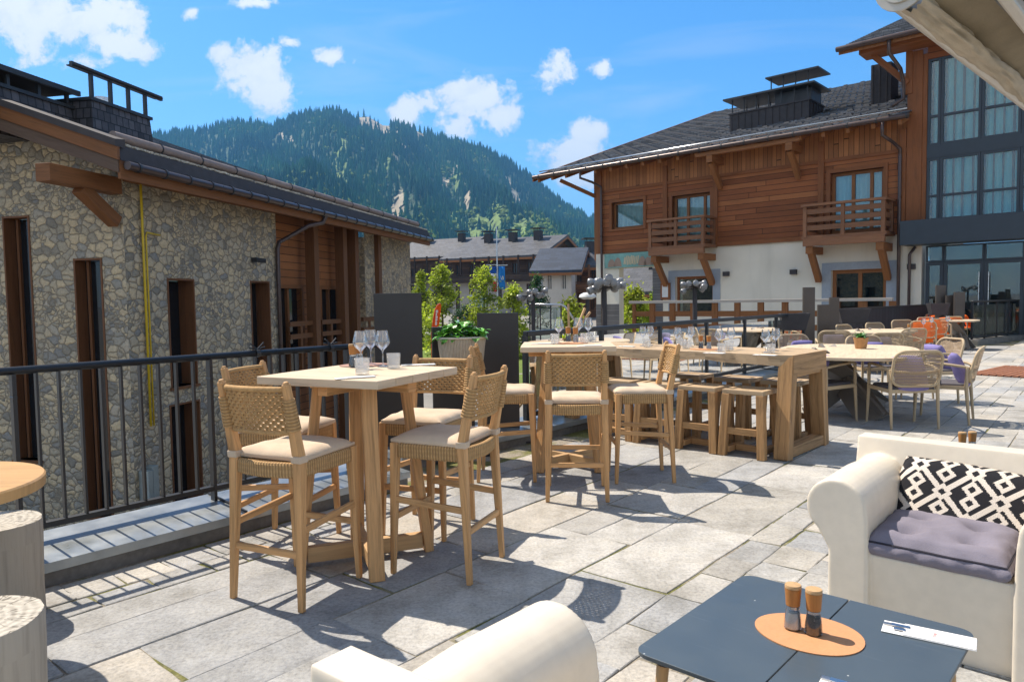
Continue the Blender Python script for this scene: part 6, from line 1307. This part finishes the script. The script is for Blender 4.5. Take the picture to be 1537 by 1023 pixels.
chalet(816, 858, 74, zz(403, 72), zz(374, 76), -12, 11, 'cream house with dark blue slate roof beside the timber hotel', roof=CH_R2, up=CH_W, low=CH_W, chim=0, wins=2, balc=False, split=.5)
chalet(860, 925, 78, zz(398, 78), zz(372, 78), 6, 10, 'brown timber house half hidden behind the hotel corner post', up=CH_T2, low=CH_T2, chim=1, wins=3, split=.5)
chalet(926, 985, 66, zz(436, 66), zz(400, 66), -30, 9, 'rust brown house with grey roof seen through the hotel passage', up=CH_T2, low=CH_T2, roof=CH_R, chim=1, wins=2, balc=False)
# flag pole with a tricolour and a blue banner
fp = at(748, 58); e = empty('flag_pole', fp, 0, 'tall grey flag pole carrying a banner arm before the chalets', 'flag pole'); top = P(748, 340, 58).z-fp.z; m = MB(); m.tube([(0, 0, 0), (0, 0, top)], [.07, .04], 10); m.build('pole', STEEL, e, smooth=True, auto=50); zb = P(748, 398, 58).z-fp.z; m = MB(); m.beam((-.1, 0, zb), (.85, 0, zb), .04, .05); m.beam((-.9, 0, zb+.05), (0, 0, zb+.05), .04, .04); m.build('banner_arm', STEEL, e)
def flag(name, label, quads):
    m = MB(); o = None; e = empty(name, fp+Vector((0, -.02, 0)), 0, label, 'flag')
    for (nm, mt, x0, x1, za, zc_) in quads:
        m = MB(); N = 8
        for i in range(N):
            for j in range(6):
                f = lambda i, j: (x0+(x1-x0)*i/N, .05*math.sin(i*1.1+j*.5+x0*5), za+(zc_-za)*j/6); m.face([f(i, j), f(i+1, j), f(i+1, j+1), f(i, j+1)])
        o = m.build(nm, mt, e, smooth=True); s_ = o.modifiers.new('thickness', 'SOLIDIFY'); s_.thickness = .01
    return e
zt = P(748, 400, 58).z-fp.z; z_b = P(748, 434, 58).z-fp.z; FB = m_fabric('flag_blue', (.02, .10, .42)); BB = m_fabric('banner_blue', (.03, .22, .62)); FW = m_fabric('flag_white', (.75, .75, .75)); FR = m_fabric('flag_red', (.6, .05, .05))
flag('banner', 'blue banner with a white mountain mark hanging right of the flag pole', [('cloth', BB, .10, .62, z_b, zt), ('white_mark', FW, .24, .5, z_b+.75, z_b+1.05)])
flag('tricolour', 'limp blue white and red flag left of the flag pole', [('blue_band', FB, -.62, -.06, zt-.55, zt+.0), ('white_band', FW, -.5, -.06, zt-1.2, zt-.55), ('red_band', FR, -.34, -.06, zt-2.0, zt-1.2)])
# information board
ib = at(718, 52); e = empty('information_board', ib, 0, 'white and blue information board on two posts before the young trees', 'sign'); zt = P(718, 442, 52).z-ib.z; z_b = P(718, 461, 52).z-ib.z; WHT = m_plain('board_white', (.68, .72, .78), .6); BLU = m_plain('board_blue', (.06, .20, .55), .6)
m = MB(); m.bb(-.62, .62, -.03, .03, z_b, zt); m.build('board', WHT, e)
for s_ in (-.5, .5): m = MB(); m.bb(s_-.04, s_+.04, .035, .1, 0, zt+.05); m.build('post', STEEL, e)
m = MB(); m.bb(-.5, -.3, -.036, -.031, z_b+.55, z_b+.66); m.bb(-.05, .5, -.036, -.031, z_b+.55, z_b+.64); m.bb(-.58, .58, -.036, -.031, z_b+.40, z_b+.43); m.bb(-.55, -.3, -.036, -.031, z_b+.08, z_b+.25); m.bb(-.1, .5, -.036, -.031, z_b+.08, z_b+.2); m.build('printing', BLU, e)
# orange feather flag
FY = 42.0; of = P(645, 505, FY); z0 = ground_z(0, FY); e = empty('feather_flag', (of.x, of.y, z0), 0, 'orange feather flag on a curved pole between the dark panels', 'flag'); fq = lambda u, v: (P(u, v, FY).x-of.x, P(u, v, FY).z-z0)
ORF = m_fabric('orange_flag', (.80, .11, .01)); pole = [(648, 520), (648, 500), (650, 480), (653, 465), (657, 457.5), (661, 455.5)]; hoist = [(649.5, 498), (650.5, 480), (653.5, 465), (657, 458), (660.5, 455.8)]; fly = [(659, 488), (660, 478), (661.5, 467), (662.3, 460), (661.5, 456)]
m = MB(); m.tube([(fq(647.5, 520)[0], 0, 0)]+[(fq(u, v)[0], 0, fq(u, v)[1]) for u, v in pole], .035, 8); m.build('pole', m_plain('orange_pole', (.7, .09, .02), .5), e, smooth=True)
m = MB()
for k in range(4):
    A = [hoist[k], fly[k], fly[k+1], hoist[k+1]]; m.face([(fq(u, v)[0], .04*math.sin(k*2+(1 if w in (1, 2) else 0)), fq(u, v)[1]) for w, (u, v) in enumerate(A)])
o = m.build('cloth', ORF, e); s_ = o.modifiers.new('thickness', 'SOLIDIFY'); s_.thickness = .012
m = MB(); rg = random.Random(2); v = 466.0
while v < 488: x0_, zc0 = fq(654.5-.06*(v-466), v); m.bb(x0_, x0_+rg.uniform(.08, .13), -.09, -.075, zc0-.035, zc0+.03); v += 2.3
m.build('white_lettering', FW, e)
# cluster lamps: many round shades on one post
def cluster_lamp(u, vc, vb, Y, rad, label, n=9, seed=1):
    p = P(u, vc, Y); zg = LOW if Y < 30 else ground_z(0, Y); e = empty('cluster_lamp', (p.x, p.y, zg), 0, label, 'street lamp', 'street lamps with clustered round heads'); h = p.z-zg; rg = random.Random(seed); m = MB(); m.tube([(0, 0, 0), (0, 0, h)], [.06, .045], 10); m.build('post', GREYM, e, smooth=True, auto=50)
    for k in range(n):
        a = 6.283*k/n+rg.uniform(-.2, .2); el = rg.uniform(-.25, .5); d = Vector((math.cos(a)*math.cos(el), math.sin(a)*math.cos(el), math.sin(el))); c = Vector((0, 0, h))+d*rad*rg.uniform(.35, .8); m = MB(); s_ = rad*.16; ax_ = (d+Vector((0, 0, -.35))).normalized(); xx = ax_.cross(Vector((0, 0, 1))).normalized(); yy = ax_.cross(xx)
        ring = lambda t_, r_: [c+ax_*t_*s_+xx*r_*s_*math.cos(6.283*i/12)+yy*r_*s_*math.sin(6.283*i/12) for i in range(12)]
        m.rings([ring(-1.0, .25), ring(-.8, .6), ring(-.3, .92), ring(.25, 1.0), ring(.75, .95), ring(.8, .85)]); lp = m.build('lamp_head', m_lamp, e, smooth=True, auto=60); m = MB(); m.tube([(0, 0, h), c-ax_*s_*.8], .018, 6); m.build('arm', GREYM, lp)
    return e
m_lamp = m_plain('polished_lamp_shell', (.24, .24, .245), .3, .3, nsc=6, var=.2)
cluster_lamp(800, 444, 500, 15.5, .42, 'street lamp with few round silver heads before the dark conifer', 9, 1)
cluster_lamp(907, 432, 500, 13.2, .46, 'biggest cluster of round silver lamp heads, before the white hotel pillar', 18, 2)
cluster_lamp(1043, 432, 520, 14.0, .36, 'slim street lamp with round silver heads before the hotel window', 14, 3)
mp_ = P(882, 444, 17); e = empty('mushroom_lamp', (mp_.x, mp_.y, LOW), 0, 'small mushroom lamp with domed white cap', 'lamp'); h = mp_.z-LOW; m = MB(); m.tube([(0, 0, 0), (0, 0, h-.06)], .045, 10); m.build('post', GREYM, e, smooth=True, auto=50); m = MB(); m.lathe([(.1, h-.08), (.21, h-.03), (.19, h+.03), (.1, h+.075), (.001, h+.085)], 20); m.build('cap', m_plain('lamp_cap', (.62, .62, .6), .3), e, smooth=True, auto=60)
# glazed stair rail in the square
sA, sB, sC = P(795, 457, 21), P(842, 457, 21), P(872, 494, 21); e = empty('stair_balustrade', (sA.x, sA.y, LOW), 0, 'glass stair balustrade with a sloping silver handrail in the square', 'railing'); q = lambda p: (p.x-sA.x, 0, p.z-LOW)
m = MB(); m.tube([q(sA), q(sB), (q(sB)[0]+.12, 0, q(sB)[2]-.06), q(sC)], .035, 8); m.build('handrail', STEEL, e, smooth=True)
for k in range(4): m = MB(); x = q(sB)[0]*k/3; m.bb(x-.02, x+.02, -.02, .02, 0, q(sA)[2]-.03); m.build('post', GREYM, e)
m = MB(); m.bb(.03, q(sB)[0]-.03, -.008, .008, q(sA)[2]-1.0, q(sA)[2]-.08); m.build('glass_panel', GLB, e)
# timber balustrade in front of the hotel, light cap at eye level
ta_, tb_ = P(950, 453, 25.5), P(1340, 447, 20.6); tr = empty('timber_balustrade', (ta_.x, ta_.y, LOW), math.atan2(tb_.y-ta_.y, tb_.x-ta_.x), 'long brown timber balustrade with a pale cap in front of the hotel', 'railing'); L = math.hypot(tb_.x-ta_.x, tb_.y-ta_.y); h = ta_.z-LOW
m = MB(); m.bb(-.1, L, -.12, .12, h-.06, h+.03); m.build('cap_rail', m_wood('pale_cap', (.52, .46, .40), dark=.8, freq=16), tr, bevel=.006)
for k in range(12): m = MB(); x = L*k/11; m.bb(max(0, x-.09), x+.09, -.06, .06, 0, h-.065); m.build('post', W_R2, tr)
m = MB()
for z in (h-.42, h-.85): m.bb(0, L, -.035, .035, z-.09, z+.09)
m.build('rail', W_R2, tr)
# pale timber poles of a folded stand beyond the glass
e = empty('folded_stand', (.78, 8.15, LOW), 0, 'three pale crossed timber poles leaning beyond the middle high table', 'stand')
for (du, top_) in ((854, (853, 456)), (866, (878, 462)), (868, (886, 468))):
    b = P(du, 492, 8.15); t2 = P(top_[0], top_[1], 8.2); m = MB(); bb_ = Vector((b.x-.78, 0, b.z-LOW)); tt = Vector((t2.x-.78, .05, t2.z-LOW)); d = (bb_-tt).normalized(); m.beam(tt, tt+d*((tt.z)/-d.z), .022, .022); m.build('pole', TEAKL, e)
# a little life on the square: bench, parked bicycles, two walkers
bn = at(735, 60); e = empty('park_bench', bn, .2, 'grey timber bench on the square below the chalets', 'bench'); m = MB(); m.bb(-.9, .9, -.25, .25, .40, .45); m.build('seat', W_GREY, e); m = MB(); m.bb(-.9, .9, .25, .29, .55, .85); m.build('backrest', W_GREY, e)
for s_ in (-.7, .7): m = MB(); m.bb(s_-.04, s_+.04, -.22, .28, 0, .4); m.build('leg', GREYM, e)
def person(u, Y, deg, label, shirt, trous):
    p = at(u, Y); vs = [(0, 0, .95), (0, 0, 1.15), (0, 0, 1.42), (0, 0, 1.54), (0, 0, 1.66), (.0, .09, .90), (.06, .11, .48), (-.06, .11, .06), (.08, .12, .03), (0, -.09, .90), (-.05, -.10, .48), (.10, -.10, .07), (.24, -.11, .03), (0, .2, 1.40), (-.06, .25, 1.14), (.08, .24, .92), (0, -.2, 1.40), (.08, -.25, 1.14), (.18, -.22, .94), (.03, 0, 1.72)]
    es = [(0, 1), (1, 2), (2, 3), (3, 4), (4, 19), (0, 5), (5, 6), (6, 7), (7, 8), (0, 9), (9, 10), (10, 11), (11, 12), (2, 13), (13, 14), (14, 15), (2, 16), (16, 17), (17, 18)]
    rd = [.14, .13, .15, .055, .09, .095, .065, .042, .03, .095, .065, .042, .03, .065, .045, .03, .065, .045, .03, .075]
    me = bpy.data.meshes.new('person'); me.from_pydata(vs, es, []); bm = bmesh.new(); bm.from_mesh(me); bm.verts.layers.skin.verify(); bm.to_mesh(me); bm.free()
    o = bpy.data.objects.new('person', me); col.objects.link(o); sk = o.modifiers.new('skin', 'SKIN')
    if not me.skin_vertices: return
    for k, r_ in enumerate(rd): me.skin_vertices[0].data[k].radius = (r_, r_)
    me.skin_vertices[0].data[0].use_root = True; s_ = o.modifiers.new('sub', 'SUBSURF'); s_.levels = s_.render_levels = 2; o.location = p; o.rotation_euler = (0, 0, R(deg)); tag(o, label, 'person')
    t = NT('clothing'); z = t.n('SeparateXYZ', {'Vector': t.n('TexCoord').outputs['Object']}).outputs[2]
    t.bsdf(t.ramp(t.math('DIVIDE', z, 1.8), [(0, (.03, .03, .03)), (.05, trous), (.52, shirt), (.845, (.45, .27, .2)), (.955, (.08, .05, .03))], 'CONSTANT'), .85); me.materials.append(t.m)
person(688, 56, 200, 'person in a pale blue shirt walking on the square by the young trees', (.35, .48, .62), (.05, .06, .10)); person(697, 58, 20, 'person in a dark blue jacket walking near the information board', (.03, .09, .25), (.10, .09, .08))
